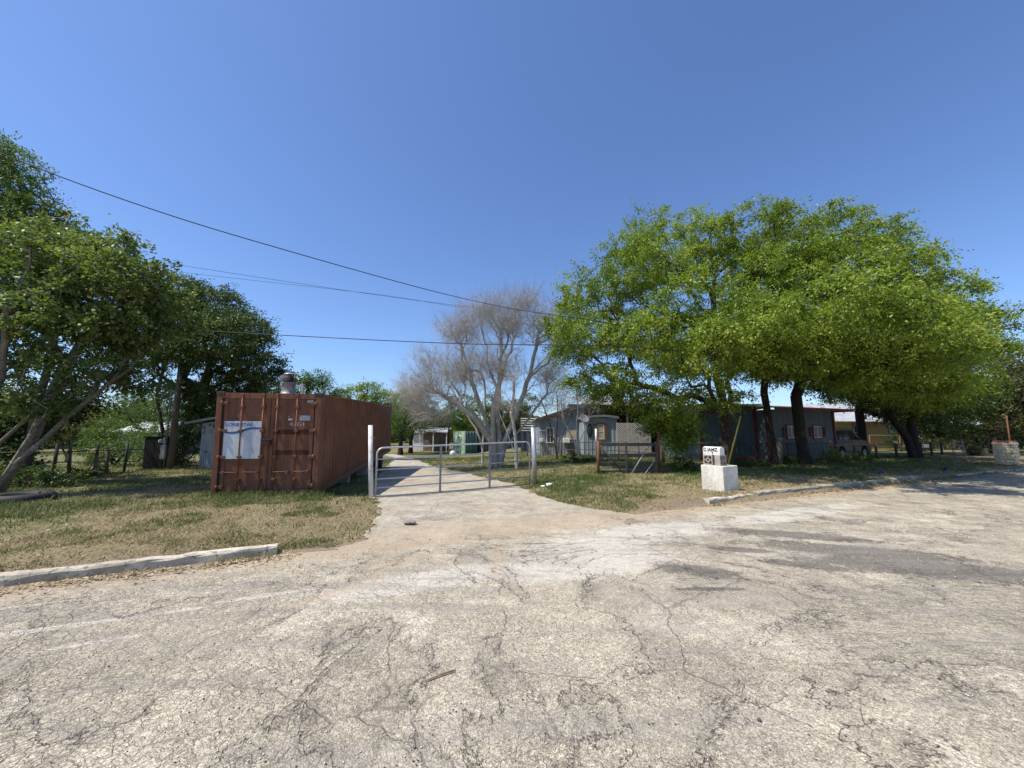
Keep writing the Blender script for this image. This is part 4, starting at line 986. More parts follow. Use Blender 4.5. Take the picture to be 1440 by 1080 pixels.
# teal wing
wA = P(985, 620, 20.6)
wg = empty('teal_wing', (wA.x, wA.y, 0), 'shaded teal-grey metal building joined left of the blue house', 'shed')
WL = hA.x-wA.x-.25
corr_wall((0, 0), (WL, -.6), -.1, 2.9, 2.9, M_teal, 'front_wall', wg, .3, .02)
MB().box(0, WL, 5.9, 6, -.1, 2.9).box(0, .05, .05, 5.9, -.1, 2.9).box(WL-.05, WL, -.5, 5.9, -.1, 2.9).build('rear_wall', M_teal, wg)
mb = MB(); slab(mb, [(-.3, -.5, 3.0), (WL+.05, -1.2, 3.0), (WL+.05, 6.3, 3.35), (-.3, 6.3, 3.35)], .07); mb.build('roof', M_roofm, wg)
for xx in (.0, WL): MB().box(xx-.06, xx+.06, -.72 if xx else -.1, -.6 if xx else -.02, -.1, 2.9).build('corner_board', M_trim, wg)
MB().box(.1, WL, -1.0, -.9, .2, .34).build('low_rail', M_trim, wg)

# ------------------------------------------------------------------ yellow house and far house
def house(name, px0, px1, y, ztop, mwall, mroof, label, depth=6, over=.4, ridge=1.0, win=(), yaw=0, zb=0.0, mwin=None):
    a = P(px0, 610, y); b = P(px1, 610, y); L_ = b.x-a.x
    e = empty(name, (a.x, a.y, zb), label, 'house', rot=(0, 0, yaw))
    MB().box(0, L_, 0, depth, -.2, ztop).build('wall', mwall, e)
    mb = MB(); slab(mb, [(-over, -over, ztop-.02), (L_+over, -over, ztop-.02), (L_+over, depth/2, ztop+ridge), (-over, depth/2, ztop+ridge)], .08)
    slab(mb, [(-over, depth/2, ztop+ridge), (L_+over, depth/2, ztop+ridge), (L_+over, depth+over, ztop-.02), (-over, depth+over, ztop-.02)], .08)
    mb.add([(0, 0, ztop), (0, depth, ztop), (0, depth/2, ztop+ridge*.9), (L_, 0, ztop), (L_, depth, ztop), (L_, depth/2, ztop+ridge*.9)], [(0, 1, 2), (3, 5, 4)])
    mb.build('roof', mroof, e)
    for (u, z_, w_, h_) in win: window(e, u*L_, z_, w_, h_, .1, mwin or M_white, 0.0, True, True)
    return e
M_yel = simple('yellow_siding', (.42, .29, .12), (.34, .23, .10), .7, scale=2, stretch=(1, 1, 6), bump=.4)
house('yellow_house', 1177, 1268, 33, zat(592, 33), M_yel, simple('bright_tin', (.62, .62, .60), (.45, .44, .42), .45, .3, scale=2), 'yellow house with a pale tin roof behind the parked vehicle', 7, .5, 1.7, ((.33, 1.5, .75, 1.3), (.88, 1.5, .75, 1.3)), mwin=simple('grey_trim', (.16, .19, .21), scale=4))
house('grey_roof_house', 1352, 1392, 56, zat(599, 56), simple('beige_wall', (.16, .135, .10), scale=3), simple('blue_tin', (.55, .58, .62), (.42, .45, .50), .45, .3, scale=2), 'distant house with a grey-blue tin roof under the oaks', 8, 1.0, 1.7, ((.3, 1.3, .9, 1.1),))
house('low_house', 168, 226, 40, zat(607, 40)+.8, simple('pale_wall', (.35, .36, .36), scale=3), simple('pale_roof', (.66, .66, .64), (.5, .5, .48), .5, .2, scale=3), 'distant low building with a pale roof seen over the left fence', 6, .5, 1.1, (), zb=-.8)
bb = G(95, 660); e = empty('board_stack', (bb.x, bb.y+5, -.3), 'leaning blue-grey boards behind the left wire fence', 'boards')
for k in range(5): MB().box(0, 1.9, .1*k, .1*k+.05, .3+.2*k, .5+.2*k).build('board', simple('slate_board', (.17, .20, .27), (.12, .14, .2), .8, scale=4), e)
# small white house with porch far down the drive
e = house('white_house', 579, 597, 52, zat(608, 52)+1.0, simple('white_siding', (.72, .66, .60), (.6, .55, .5), .7, scale=2), simple('grey_tin', (.50, .52, .54), (.38, .39, .40), .5, .3, scale=2), 'small white house with a grey porch roof at the end of the drive', 5, .3, .5, (), zb=-1.0)
mb = MB(); slab(mb, [(1.5, -2.6, 2.75), (5.2, -2.6, 2.55), (5.2, 1.0, 3.1), (1.5, 1.0, 3.2)], .12); mb.build('porch_roof', simple('grey_tin', (.5, .52, .54)), e)
for xx in (1.7, 3.4, 5.1): MB().box(xx-.06, xx+.06, -2.5, -2.38, 0, 2.6).build('porch_post', M_white, e)
MB().box(1.6, 5.1, -.1, 0, 0, 2.7).build('porch_wall', simple('brown_wall', (.20, .13, .10), (.15, .10, .08), scale=3), e)
mb = MB(); mb.box(5.4, 9.0, -2.4, -2.3, .75, .85)
for k in range(14): mb.box(5.4+k*.27, 5.5+k*.27, -2.4, -2.32, .0, .75)
mb.build('deck_rail', simple('grey_wood', (.24, .21, .18), scale=4), e)
# ------------------------------------------------------------------ green storage container and dark containers
M_gr = simple('sage_green_paint', (.42, .52, .38), (.34, .44, .31), .6, scale=2, stretch=(1, 1, .3), spot=(.33, .42, .32))
M_grd = simple('teal_green_paint', (.05, .16, .12), (.035, .12, .09), .55, scale=2)
cg = P(653.5, 630, 45); cg.z = -.98
gc = empty('green_container', tuple(cg), 'sage green metal storage container with teal doors and a white emblem', 'storage container', rot=(0, 0, R(0)))
mb = MB(); Dl = Vector((-1.42, .9)); Dr = Vector((1.2, 2.1)); Hc = 2.62
corn = [(0, 0), tuple(Dr), tuple(Dr+Dl), tuple(Dl)]
mb.add([(x_, y_, z_) for z_ in (0, Hc) for (x_, y_) in corn], [(0, 1, 2, 3), (4, 7, 6, 5), (0, 4, 5, 1), (1, 5, 6, 2), (2, 6, 7, 3), (3, 7, 4, 0)]); mb.build('body', M_gr, gc)
for f in (0, 1): mb = MB(); p = (f*Dl.x, f*Dl.y); mb.box(p[0]-.07, p[0]+.07, p[1]-.07, p[1]+.07, -.05, Hc+.04); mb.build('corner_post', M_gr, gc)
MB().box(Dl.x*.85, Dl.x*.3, Dl.y*.5-.45, Dl.y*.5-.42, .3, 1.9, None)
Ml = Matrix.Translation((0, 0, 0)) @ Matrix.Rotation(math.atan2(Dl.y, Dl.x), 4, 'Z')
LL = Dl.length
MB().box(LL*.35, LL*.68, .02, .05, .1, 1.75, Ml).build('side_door', simple('sage_dark', (.19, .29, .20), scale=3), gc)
mb = MB(); mb.add([(LL*.28, .06, 1.95), (LL*.42, .06, 1.95), (LL*.50, .06, 2.12), (LL*.55, .06, 1.95), (LL*.66, .06, 1.95), (LL*.58, .06, 2.25), (LL*.42, .06, 2.28)], [(0, 1, 2, 3, 4, 5, 6)], Ml); mb.build('emblem', M_white, gc)
Mr_ = Matrix.Rotation(math.atan2(Dr.y, Dr.x), 4, 'Z'); LR = Dr.length
for k in range(2): MB().box(.08+k*LR*.48, LR*.46+k*LR*.48, -.05, -.02, .08, Hc-.08, Mr_).build('door', M_grd, gc)
for k in range(4): mb = MB(); mb.tube([(LR*(.14+.24*k), -.09, .05), (LR*(.14+.24*k), -.09, Hc-.05)], .03, 6, M=Mr_); mb.build('lock_rod', M_galvd, gc)
b = P(636.5, 635, 42); mb = MB(); mb.lathe([(.26, 0), (.30, .12), (.29, .26), (.22, .38), (.08, .44), (0, .45)], 20); o = mb.build('white_dome', M_white); o.location = (b.x, 42, -.88); tag(o, 'white rounded tank lying on the grass left of the green container', 'tank')
for (p0_, p1_, c_, lb) in ((668, 700, (.035, .05, .05), 'dark green container beside the green storage container'), (704, 735, (.03, .045, .075), 'dark navy container behind the bare tree')):
    a = P(p0_, 620, 48); b = P(p1_, 620, 48); e = empty('dark_container', (a.x, 48, -1.0), lb, 'storage container', 'dark containers in the far yard')
    corr_wall((0, 0), (b.x-a.x, 0), 0, 2.6, 2.6, simple('dk'+lb[5:9], c_, tuple(x*.7 for x in c_), scale=2), 'side_wall', e, .3, .05)
    MB().box(0, b.x-a.x, .06, 2.4, 0, 2.6).build('body', simple('dk'+lb[5:9], c_), e)
    MB().box(-.05, b.x-a.x+.05, -.08, .0, 2.5, 2.65).box(-.05, b.x-a.x+.05, -.08, .0, -.02, .15).build('rail', simple('dk'+lb[5:9], c_), e)
for (px, yb, y_, ht, lb) in ((629, 627, 50, 6.3, 'leaning dark utility pole behind the green container, left one'), (656, 612, 56, 7.0, 'dark utility pole straight behind the green container, right one')):
    b = P(px, 640, y_); b.z = -1; t = P(px+5 if px < 640 else px, 545, y_); post('utility_pole', b, (t.x, y_, ht-1), .14, M_grime, lb, 'utility pole', group='far utility poles')
mb = MB()
b = G(721, 640); mb.lathe([(.28, 0), (.32, .2), (.32, .6), (.28, .8), (0, .8)], 16); o = mb.build('rusty_drum', M_rust); o.location = b+Vector((1.2, 8, 0)); tag(o, 'rusty brown drum standing behind the gate', 'drum')

# ------------------------------------------------------------------ parked vehicle in the shade
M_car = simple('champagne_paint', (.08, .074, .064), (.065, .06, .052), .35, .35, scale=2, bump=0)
yaw = R(28); b = G(1186, 650); b = Vector((b.x+.35, b.y+.9, 0))
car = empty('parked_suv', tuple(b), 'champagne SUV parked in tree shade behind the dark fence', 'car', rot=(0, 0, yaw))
Lc, Wc = 4.5, 1.75
side = [(0.02, .45), (0.0, .75), (.03, 1.0), (.10, 1.12), (.22, 1.62), (.40, 1.72), (2.35, 1.74), (2.62, 1.66), (3.25, 1.14), (4.15, 1.04), (4.42, .92), (4.48, .6), (4.42, .42)]
def arch(cx): return [(cx+.40, .42)]+[(cx+.40*math.cos(a), .40+.38*math.sin(a)) for a in [PI*t/8 for t in range(1, 8)]]+[(cx-.40, .42)]
low = arch(3.62)+arch(.88)
poly = side+low
import bmesh
def extr(poly, y0, y1, name, mat, parent, bev=.04, taper=None):
    bm = bmesh.new(); vs = [bm.verts.new((x_, y0, z_)) for x_, z_ in poly]; f = bm.faces.new(vs)
    r_ = bmesh.ops.extrude_face_region(bm, geom=[f]); nv = [g_ for g_ in r_['geom'] if isinstance(g_, bmesh.types.BMVert)]
    bmesh.ops.translate(bm, verts=nv, vec=(0, y1-y0, 0)); bmesh.ops.recalc_face_normals(bm, faces=bm.faces)
    if taper:
        for v_ in bm.verts:
            if v_.co.z > 1.12: c = (y0+y1)/2; v_.co.y = c+(v_.co.y-c)*(1-taper*(v_.co.z-1.12))
    if bev: bmesh.ops.bevel(bm, geom=[e_ for e_ in bm.edges if abs((e_.verts[0].co-e_.verts[1].co).y) < .01], offset=bev, segments=2, affect='EDGES', clamp_overlap=True)
    bmesh.ops.triangulate(bm, faces=[f_ for f_ in bm.faces if len(f_.verts) > 4])
    me = bpy.data.meshes.new(name); bm.to_mesh(me); bm.free(); me.materials.append(mat); o = bpy.data.objects.new(name, me); col.objects.link(o); o.parent = parent; return o
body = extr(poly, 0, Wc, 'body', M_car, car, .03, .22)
for yy_, nm in ((-.012, 'side_window'), (Wc+.0, 'side_window')):
    for (a0_, a1_) in ((.32, 1.15), (1.22, 2.05), (2.12, 2.72)):
        top_x = min(a1_, 2.5)
        s_ = 1 if yy_ < 0 else -1
        in_ = lambda z_: (Wc/2)*(.22*(z_-1.12))*s_
        vs = [(a0_, yy_+in_(1.15), 1.15), (a1_ if a1_ < 2.5 else 3.0, yy_+in_(1.15), 1.15), (top_x, yy_+in_(1.62), 1.62), (a0_+.03, yy_+in_(1.62), 1.62)]
        mb = MB(); mb.add(vs+[(v_[0], v_[1]+.012, v_[2]) for v_ in vs], [(0, 1, 2, 3), (7, 6, 5, 4), (0, 4, 5, 1), (1, 5, 6, 2), (2, 6, 7, 3), (3, 7, 4, 0)]); mb.build(nm, M_glass, car)
mb = MB(); mb.add([(.095, .16, 1.14), (.095, Wc-.16, 1.14), (.20, Wc-.25, 1.58), (.20, .25, 1.58)], [(0, 1, 2, 3), (3, 2, 1, 0)]); mb.build('rear_window', M_glass, car)
mb = MB(); mb.add([(3.20, .14, 1.20), (3.20, Wc-.14, 1.20), (2.68, Wc-.24, 1.66), (2.68, .24, 1.66)], [(0, 1, 2, 3)]); mb.build('windscreen', M_glass, car)
M_tail = simple('tail_red', (.35, .02, .02), scale=8, rough=.25, bump=0)
for yy_ in (-.008, Wc-.14): MB().box(-.01, .12, yy_, yy_+.148, .78, 1.10, bev=.01).build('tail_light', M_tail, car)
MB().box(-.09, .10, .03, Wc-.03, .40, .60, bev=.03).build('bumper', M_black, car)
for cx_w in (.88, 3.62):
    for yy_ in (.0, Wc-.22):
        mb = MB(); mb.tube([(cx_w, yy_, .34), (cx_w, yy_+.22, .34)], .34, 24); t_ = mb.build('wheel', M_black, car)
        mb = MB(); mb.tube([(cx_w, yy_-.006, .34), (cx_w, yy_+.226, .34)], .2, 16); mb.build('rim', M_galv, t_)
MB().tube([(.5, .22, 1.80), (2.3, .22, 1.80)], .02, 6).tube([(.5, Wc-.22, 1.80), (2.3, Wc-.22, 1.80)], .02, 6).build('roof_rail', M_black, car)
MB().box(1.3, 1.45, -.02, .0, 1.02, 1.05).box(2.1, 2.25, -.02, .0, 1.02, 1.05).build('door_handle', M_black, car)
MB().box(2.75, 2.9, -.16, -.02, 1.12, 1.26, bev=.02).build('wing_mirror', M_black, car)
# yard clutter behind the right fence
def at_(px, py): q = G(px, py); return q
q = at_(1352, 644); e = empty('step_ladder', tuple(q), 'grey step ladder standing behind the right fence', 'ladder', rot=(0, 0, R(-35)))
for s_ in (-1, 1):
    mb = MB(); mb.tube([(s_*.24, 0, 0), (s_*.18, .25, 1.15)], .022, 6); mb.build('rail', M_galvd, e)
    mb = MB(); mb.tube([(s_*.22, .55, 0), (s_*.18, .27, 1.15)], .018, 6); mb.build('leg', M_galvd, e)
for k in range(4): MB().box(-.22+.012*k, .22-.012*k, .03+.055*k, .11+.055*k, .22+k*.25, .245+k*.25).build('step', M_galvd, e)
q = at_(1388, 643); e = empty('yard_bench', tuple(q), 'weathered plank bench behind the fence left of the stone pillar', 'bench', rot=(0, 0, R(-40)))
MB().box(-.8, .8, -.2, .2, .42, .47, bev=.006).build('seat', M_wood, e)
for s_ in (-.65, .65): MB().box(s_-.05, s_+.05, -.17, .17, 0, .42).build('leg', M_wood, e)
q = at_(1322, 640); e = empty('old_cart', (q.x+1.0, q.y+2.5, 0), 'pale flat garden cart in the shade behind the long fence', 'cart', rot=(0, 0, R(-20)))
MB().box(-.6, .6, -.35, .35, .42, .48).box(-.6, -.57, -.35, .35, .48, .68).box(.57, .6, -.35, .35, .48, .68).build('tray', M_galvd, e)
for s_ in (-1, 1):
    mb = MB(); mb.tube([(.15, s_*.36, .2), (.15, s_*.42, .2)], .2, 16); mb.build('wheel', M_black, e)
mb = MB(); mb.tube([(-.6, 0, .45), (-1.25, 0, .85)], .02, 6); mb.build('handle', M_galvd, e)
# ------------------------------------------------------------------ little things on the grass
def rock(px, py, s, mat, label, name='rock', fl=.6, cat='rock'):
    rgk = random.Random(int(px)); b = G(px, py); bm = bmesh.new(); bmesh.ops.create_icosphere(bm, subdivisions=2, radius=s)
    for v_ in bm.verts: v_.co = Vector((v_.co.x*1.3, v_.co.y, v_.co.z*fl))*rgk.uniform(.78, 1.15)
    me = bpy.data.meshes.new(name); bm.to_mesh(me); bm.free(); me.materials.append(mat); o = bpy.data.objects.new(name, me); col.objects.link(o)
    o.location = b+Vector((0, 0, s*fl*.5+.03)); o.rotation_euler = (0, 0, rgk.uniform(0, 3)); return tag(o, label, cat)
rock(772, 685, .11, M_white, 'white rock lying on the grass right of the gate, larger one')
rock(763.5, 685.5, .07, M_white, 'small flat white rock just left of the larger white rock', fl=.35)
rock(857, 660, .22, M_white, 'white slab on the grass behind the dark V-braced gate', fl=.25)
rock(868, 658, .12, M_white, 'small white stone beside the slab behind the dark gate', fl=.5)
rock(576, 738, .09, M_conc_dark, 'grey broken concrete lump at the left mouth of the driveway', fl=.4)
rock(690, 657, .12, M_conc, 'pale rock left of the bare tree base', fl=.4)
rock(712, 658, .10, M_conc, 'pale rock right of the bare tree base', fl=.4)
M_tarp = simple('blue_tarp', (.012, .035, .16), (.01, .02, .10), .5, scale=8)
for (px, py, lb) in ((1240, 671, 'crumpled blue plastic bag in the shaded grass, left of two'), (1331, 666, 'small dark blue pointed bag on the sunny grass edge, right of two')):
    b = G(px, py); mb = MB(); rgk = random.Random(px); n_ = 9
    ring = [(.14*math.cos(2*PI*k/n_)*rgk.uniform(.7, 1.2), .12*math.sin(2*PI*k/n_)*rgk.uniform(.7, 1.2), .02) for k in range(n_)]
    r2 = [(x_*.6+.01, y_*.6, .13*rgk.uniform(.7, 1.2)) for x_, y_, z_ in ring]
    mb.add(ring+r2+[(0.01, 0, .20)], [(k, (k+1) % n_, n_+(k+1) % n_, n_+k) for k in range(n_)]+[(n_+k, n_+(k+1) % n_, 2*n_) for k in range(n_)]); o = mb.build('plastic_bag', M_tarp); o.location = b+Vector((0, 0, .03)); tag(o, lb, 'bag')
# ------------------------------------------------------------------ overhead cables
M_cable = simple('cable_black', (.02, .02, .02), (.015, .015, .015), .6, bump=0)
def cable(pts, r, label):
    q = [P(a, b, c) for a, b, c in pts]; out = []
    q = [q[0]*2-q[1]]+q+[q[-1]*2-q[-2]]
    for i_ in range(1, len(q)-2):
        for k in range(8):
            t = k/8; p0_, p1_, p2_, p3_ = q[i_-1:i_+3]
            out.append(.5*((2*p1_)+(p2_-p0_)*t+(2*p0_-5*p1_+4*p2_-p3_)*t*t+(3*p1_-p0_-3*p2_+p3_)*t**3))
    out.append(q[-2]); mb = MB(); mb.tube(out, r, 6); o = mb.build('overhead_cable', M_cable); return tag(o, label, 'cable', 'overhead cables')
cable([(-260, 95, 8.2), (0, 215, 9.5), (225, 298, 11), (420, 357, 13), (600, 407, 15.5), (720, 434, 14.5), (868, 457, 13.2), (960, 485, 17), (1000, 567, 26)], .0155, 'thick black cable sloping from upper left down to the barn')
cable([(-300, 433, 13), (0, 449, 13.4), (200, 460, 14), (390, 471, 13.5), (640, 483, 12.4), (905, 489, 11.4), (1000, 510, 15), (1060, 568, 21)], .0145, 'thick black nearly level cable crossing above the container')
cable([(-200, 296, 14), (40, 336, 15), (230, 369, 16), (430, 400, 18), (560, 419, 20), (629, 428, 21), (680, 437, 22), (720, 470, 22)], .008, 'upper of the two thin cables running to the bare tree')
cable([(-200, 330, 16), (20, 352, 17), (240, 381, 18), (480, 408, 20), (560, 418, 21.5), (632, 430, 23), (690, 440, 24), (730, 475, 24)], .008, 'lower of the two thin cables running to the bare tree')
#@@PART4
# ------------------------------------------------------------------ vegetation
def leafmat(name, dark, mid, light, gloss=.5, trans=.35, spec=.35):
    T = newmat(name); v = T.attr('v')
    c = T.mix(T.mr(v, 0, .5, smooth=False), dark, mid); c = T.mix(T.mr(v, .5, 1, smooth=False), c, light)
    pr = T.n('ShaderNodeBsdfPrincipled', {'Base Color': c, 'Roughness': gloss, 'Specular IOR Level': spec})
    tc = T.n('ShaderNodeVectorMath', {0: c, 1: (1.25, 1.35, .55)}, operation='MULTIPLY').outputs[0]
    tr = T.n('ShaderNodeBsdfTranslucent', {'Color': tc}); mx = T.n('ShaderNodeMixShader', {0: trans})
    T.t.links.new(pr.outputs[0], mx.inputs[1]); T.t.links.new(tr.outputs[0], mx.inputs[2]); T.t.links.new(mx.outputs[0], T.out.inputs[0]); return T.m_
L_bright = leafmat('leaf_bright', (.08, .128, .02), (.195, .27, .034), (.345, .40, .078))
L_mul = leafmat('leaf_glossy', (.06, .10, .025), (.125, .175, .045), (.23, .27, .09), .5, .36, .5)
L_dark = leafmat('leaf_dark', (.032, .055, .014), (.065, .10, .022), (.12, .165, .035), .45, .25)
L_mid = leafmat('leaf_mid', (.05, .095, .02), (.10, .165, .035), (.16, .23, .055))
L_oak = leafmat('leaf_oak', (.04, .055, .018), (.09, .105, .03), (.16, .165, .055), .5, .2)
L_yel = leafmat('leaf_yellowish', (.10, .12, .04), (.19, .20, .07), (.30, .29, .12))
L_bud = leafmat('leaf_bud', (.16, .15, .08), (.24, .22, .12), (.32, .30, .18))
def bark(name, c1, c2, sc=1):
    T = newmat(name); p = T.pos(); v = T.map(p, scale=(1, 1, .28))
    n1 = T.noise(14*sc, 7, .7, .5, v); n2 = T.vor(30*sc, 'DISTANCE_TO_EDGE', v)
    c = T.mix(T.mr(n1, .35, .65), c1, c2); c = T.mul(c, T.mr(n2, 0, .12, .6, 1.05))
    c = T.mix(T.mr(T.noise(2.2, 4), .58, .68), c, tuple(min(1, x*1.35) for x in c1))
    principled(T, c, .9, 0, T.bump(T.m('ADD', n1, T.mr(n2, 0, .1)), .8, .02), .2); return T.m_
B_grey = bark('bark_pale', (.30, .255, .20), (.19, .16, .125))
B_brown = bark('bark_brown', (.12, .09, .065), (.065, .05, .038))
B_bare = bark('bark_bare', (.62, .58, .52), (.45, .42, .37))
B_dark = bark('bark_dark', (.055, .045, .035), (.032, .027, .022))

def sample_clumps(clumps, n, rg, shell=.5):
    vol = np.array([(c[3]*c[4]*c[5])**.75*(c[6] if len(c) > 6 else 1) for c in clumps]); idx = rg.choice(len(clumps), n, p=vol/vol.sum())
    C = np.array([c[:6] for c in clumps])[idx]
    d = rg.normal(size=(n, 3)); d /= np.linalg.norm(d, axis=1)[:, None]
    r = (shell+(1-shell)*rg.uniform(0, 1, n)**.6)
    low = d[:, 2] < -.1; r = np.where(low & (rg.uniform(0, 1, n) < .5), r*.6, r)
    p = C[:, :3]+d*r[:, None]*C[:, 3:6]
    return p
def grow(trunks, ends, rg, seg=.55, k=.28, jit=.06, rise=.12, lowz=None):
    N = 200000; pos = np.zeros((N, 3)); par = np.full(N, -1); pl = np.zeros(N); n = 0; tend = []
    for tr in trunks:
        prev = -1
        for q, p in enumerate(tr):
            if q == 0:
                pos[n] = p; prev = n; n += 1; continue
            a = pos[prev].copy(); b = np.array(p, float); m = max(1, int(np.linalg.norm(b-a)/seg))
            for s in range(1, m+1):
                pos[n] = a+(b-a)*s/m+(rg.normal(0, jit*.3, 3) if s < m else 0); par[n] = prev; pl[n] = pl[prev]+np.linalg.norm(pos[n]-pos[prev]); prev = n; n += 1
    ntr = n
    dist = np.min(np.linalg.norm(ends[:, None, :]-pos[None, :ntr], axis=2), axis=1) if ntr < 400 else np.zeros(len(ends))
    order = np.argsort(dist+rg.uniform(0, .8, len(ends)))
    terminals = []
    minz = lowz if lowz is not None else pos[:ntr, 2].min()+.9
    for e in ends[order]:
        d = np.linalg.norm(pos[:n]-e, axis=1); cost = d+k*pl[:n]+np.where(pos[:n, 2] < minz, 50, 0)+np.where(pos[:n, 2] > e[2]+.3, (pos[:n, 2]-e[2])*.5, 0)
        i0 = int(np.argmin(cost)); L = d[i0]; m = max(1, int(math.ceil(L/seg)))
        dirp = pos[i0]-pos[par[i0]] if par[i0] >= 0 else np.array([0, 0, 1.]); dirp = dirp/(np.linalg.norm(dirp)+1e-6)
        ctrl = pos[i0]+dirp*L*.35+np.array([0, 0, L*rise]); prev = i0; p0 = pos[i0].copy()
        for s in range(1, m+1):
            t = s/m; q = (1-t)**2*p0+2*t*(1-t)*(ctrl)+t*t*e
            if s < m: q = q+rg.normal(0, jit, 3)
            pos[n] = q; par[n] = prev; pl[n] = pl[prev]+np.linalg.norm(q-pos[prev]); prev = n; n += 1
        terminals.append(prev)
        if n > N-200: break
    return pos[:n], par[:n], np.array(terminals), ntr
def tubes(P0, P1, r0, r1, sides):
    d = P1-P0; L = np.linalg.norm(d, axis=1)[:, None]+1e-9; d = d/L
    ref = np.where(np.abs(d[:, 2:3]) < .9, np.array([[0, 0, 1.]]), np.array([[1., 0, 0]]))
    a = np.cross(d, ref); a /= np.linalg.norm(a, axis=1)[:, None]; b = np.cross(d, a)
    P1 = P1+d*np.minimum(r1[:, None]*.4, .03)
    t = np.arange(sides)*2*PI/sides; c = np.cos(t)[None, :, None]; s = np.sin(t)[None, :, None]
    off_ = a[:, None, :]*c+b[:, None, :]*s
    R0 = P0[:, None, :]+off_*r0[:, None, None]; R1 = P1[:, None, :]+off_*r1[:, None, None]
    V = np.concatenate([R0, R1], 1).reshape(-1, 3); m = len(P0); k = np.arange(sides); k2 = (k+1) % sides
    f = np.stack([k, k2, k2+sides, k+sides], -1)[None]+(np.arange(m)*2*sides)[:, None, None]
    return V, f.reshape(-1, 4)
def tree(name, label, cat, base, trunks, clumps, n_ends, lpe, lsize, lmat, bmat, seed, tr_r=.22, r_tip=.006, spread=.33, droop=.12, group=None, seg=.55, k=.28, shell=.5, twiglets=0, twig_len=.45, vbias=0.0, leaf_asp=.5, jit=.06, flare=.5, rise=.12, lowz=None, upn=.8, trunkname='trunk'):
    """base (x,y,z); trunks polylines and clumps in world metres"""
    rg = np.random.default_rng(seed); e = empty(name, tuple(base), label, cat, group)
    ends = sample_clumps(clumps, n_ends, rg, shell)
    pos, par, term, ntr = grow(trunks, ends, rg, seg, k, jit, rise, lowz)
    n = len(pos); cnt = np.zeros(n); cnt[term] += 1
    ex = math.log(max(n_ends, 2)/len(trunks))/math.log(tr_r/r_tip)
    for i_ in range(n-1, -1, -1):
        if par[i_] >= 0: cnt[par[i_]] += cnt[i_]
    cnt = np.maximum(cnt, .7); rad = r_tip*cnt**(1/ex)
    zb = base[2]; rad = rad*(1+flare*np.exp(-np.maximum(pos[:, 2]-zb, 0)/.22)*(np.arange(n) < ntr))
    rad = np.minimum(rad, tr_r*(1+flare))
    c = np.where(par >= 0)[0]; p_ = par[c]
    r0 = np.minimum(rad[p_], rad[c]*1.5+.002); r0 = np.where(c < ntr, rad[p_], r0)
    thick = r0 > .03
    b0 = np.array(base)
    parts = []; 
    V1, F1 = tubes(pos[p_[thick]], pos[c[thick]], r0[thick], rad[c[thick]], 9 if tr_r > .12 else 6)
    V2, F2 = tubes(pos[p_[~thick]], pos[c[~thick]], r0[~thick], rad[c[~thick]], 3)
    Vs = [V1, V2]; Fs = [F1, F2+len(V1)]
    T_ = pos[term]; Dn = T_-pos[par[term]]; Dn /= np.linalg.norm(Dn, axis=1)[:, None]+1e-6
    tw_c = T_; 
    if twiglets:
        m = len(c); src = rg.choice(np.concatenate([term]*3+[c[c > ntr]]), twiglets); q0 = pos[src]; dd = q0-pos[par[src]]; dd /= np.linalg.norm(dd, axis=1)[:, None]+1e-6
        dd = dd*.9+rg.normal(0, .55, dd.shape)+np.array([0, 0, .25]); dd /= np.linalg.norm(dd, axis=1)[:, None]
        L = twig_len*rg.uniform(.4, 1.3, len(src)); q1 = q0+dd*L[:, None]; q2 = q1+(dd+rg.normal(0, .35, dd.shape))*L[:, None]*.6
        rr = r_tip*.7
        Va, Fa = tubes(q0, q1, np.full(len(src), rr), np.full(len(src), rr*.7), 3); Vb, Fb = tubes(q1, q2, np.full(len(src), rr*.7), np.full(len(src), rr*.35), 3)
        o_ = len(V1)+len(V2); Vs += [Va, Vb]; Fs += [Fa+o_, Fb+o_+len(Va)]
    V = np.concatenate(Vs)-b0; Fq_ = np.concatenate(Fs)
    npmesh(trunkname, V, Fq_, bmat, e, smooth=True)
    if lpe:
        m = len(T_); nl = m*lpe; ti = np.repeat(np.arange(m), lpe)
        # leaves sit in sprays around short side shoots of each twig end
        nsh = 5; sh = rg.normal(0, 1, (m, nsh, 3)); sh /= np.linalg.norm(sh, axis=2)[:, :, None]; sh[:, :, 2] = sh[:, :, 2]*.55
        sh = sh+Dn[:, None, :]*.5; sh *= spread*rg.uniform(.5, 1.5, (m, nsh, 1))
        si = rg.integers(0, nsh, nl); t = rg.uniform(.05, 1.1, nl)[:, None]
        cen = T_[ti]+sh[ti, si]*t+rg.normal(0, spread*.16, (nl, 3)); cen[:, 2] -= droop*(t[:, 0]**2)*rg.uniform(.4, 1.4, nl)
        ax = sh[ti, si]+rg.normal(0, spread*.9, (nl, 3)); ax[:, 2] -= spread*.35; ax /= np.linalg.norm(ax, axis=1)[:, None]
        nr = rg.normal(0, .65, (nl, 3)); nr[:, 2] += upn; nr -= ax*(nr*ax).sum(1)[:, None]; nr /= np.linalg.norm(nr, axis=1)[:, None]+1e-6
        sd_ = np.cross(ax, nr); ls = lsize*rg.uniform(.55, 1.25, nl)
        A = cen; Bm = cen+ax*ls[:, None]*.45; Cc = cen+ax*ls[:, None]
        w_ = sd_*(ls*leaf_asp*.5)[:, None]; cup = nr*(ls*.08)[:, None]
        V = np.stack([A, Bm-w_+cup, Cc-cup, Bm+w_+cup], 1).reshape(-1, 3)-b0
        tone = .55*(vnoise(T_[:, 0]+.6*T_[:, 2], T_[:, 1]+.8*T_[:, 2], .9, seed)-.5)[ti]+rg.uniform(-.2, .2, m)[ti]+rg.uniform(-.12, .12, (m, nsh))[ti, si]+rg.normal(0, .13, nl)+.5+vbias
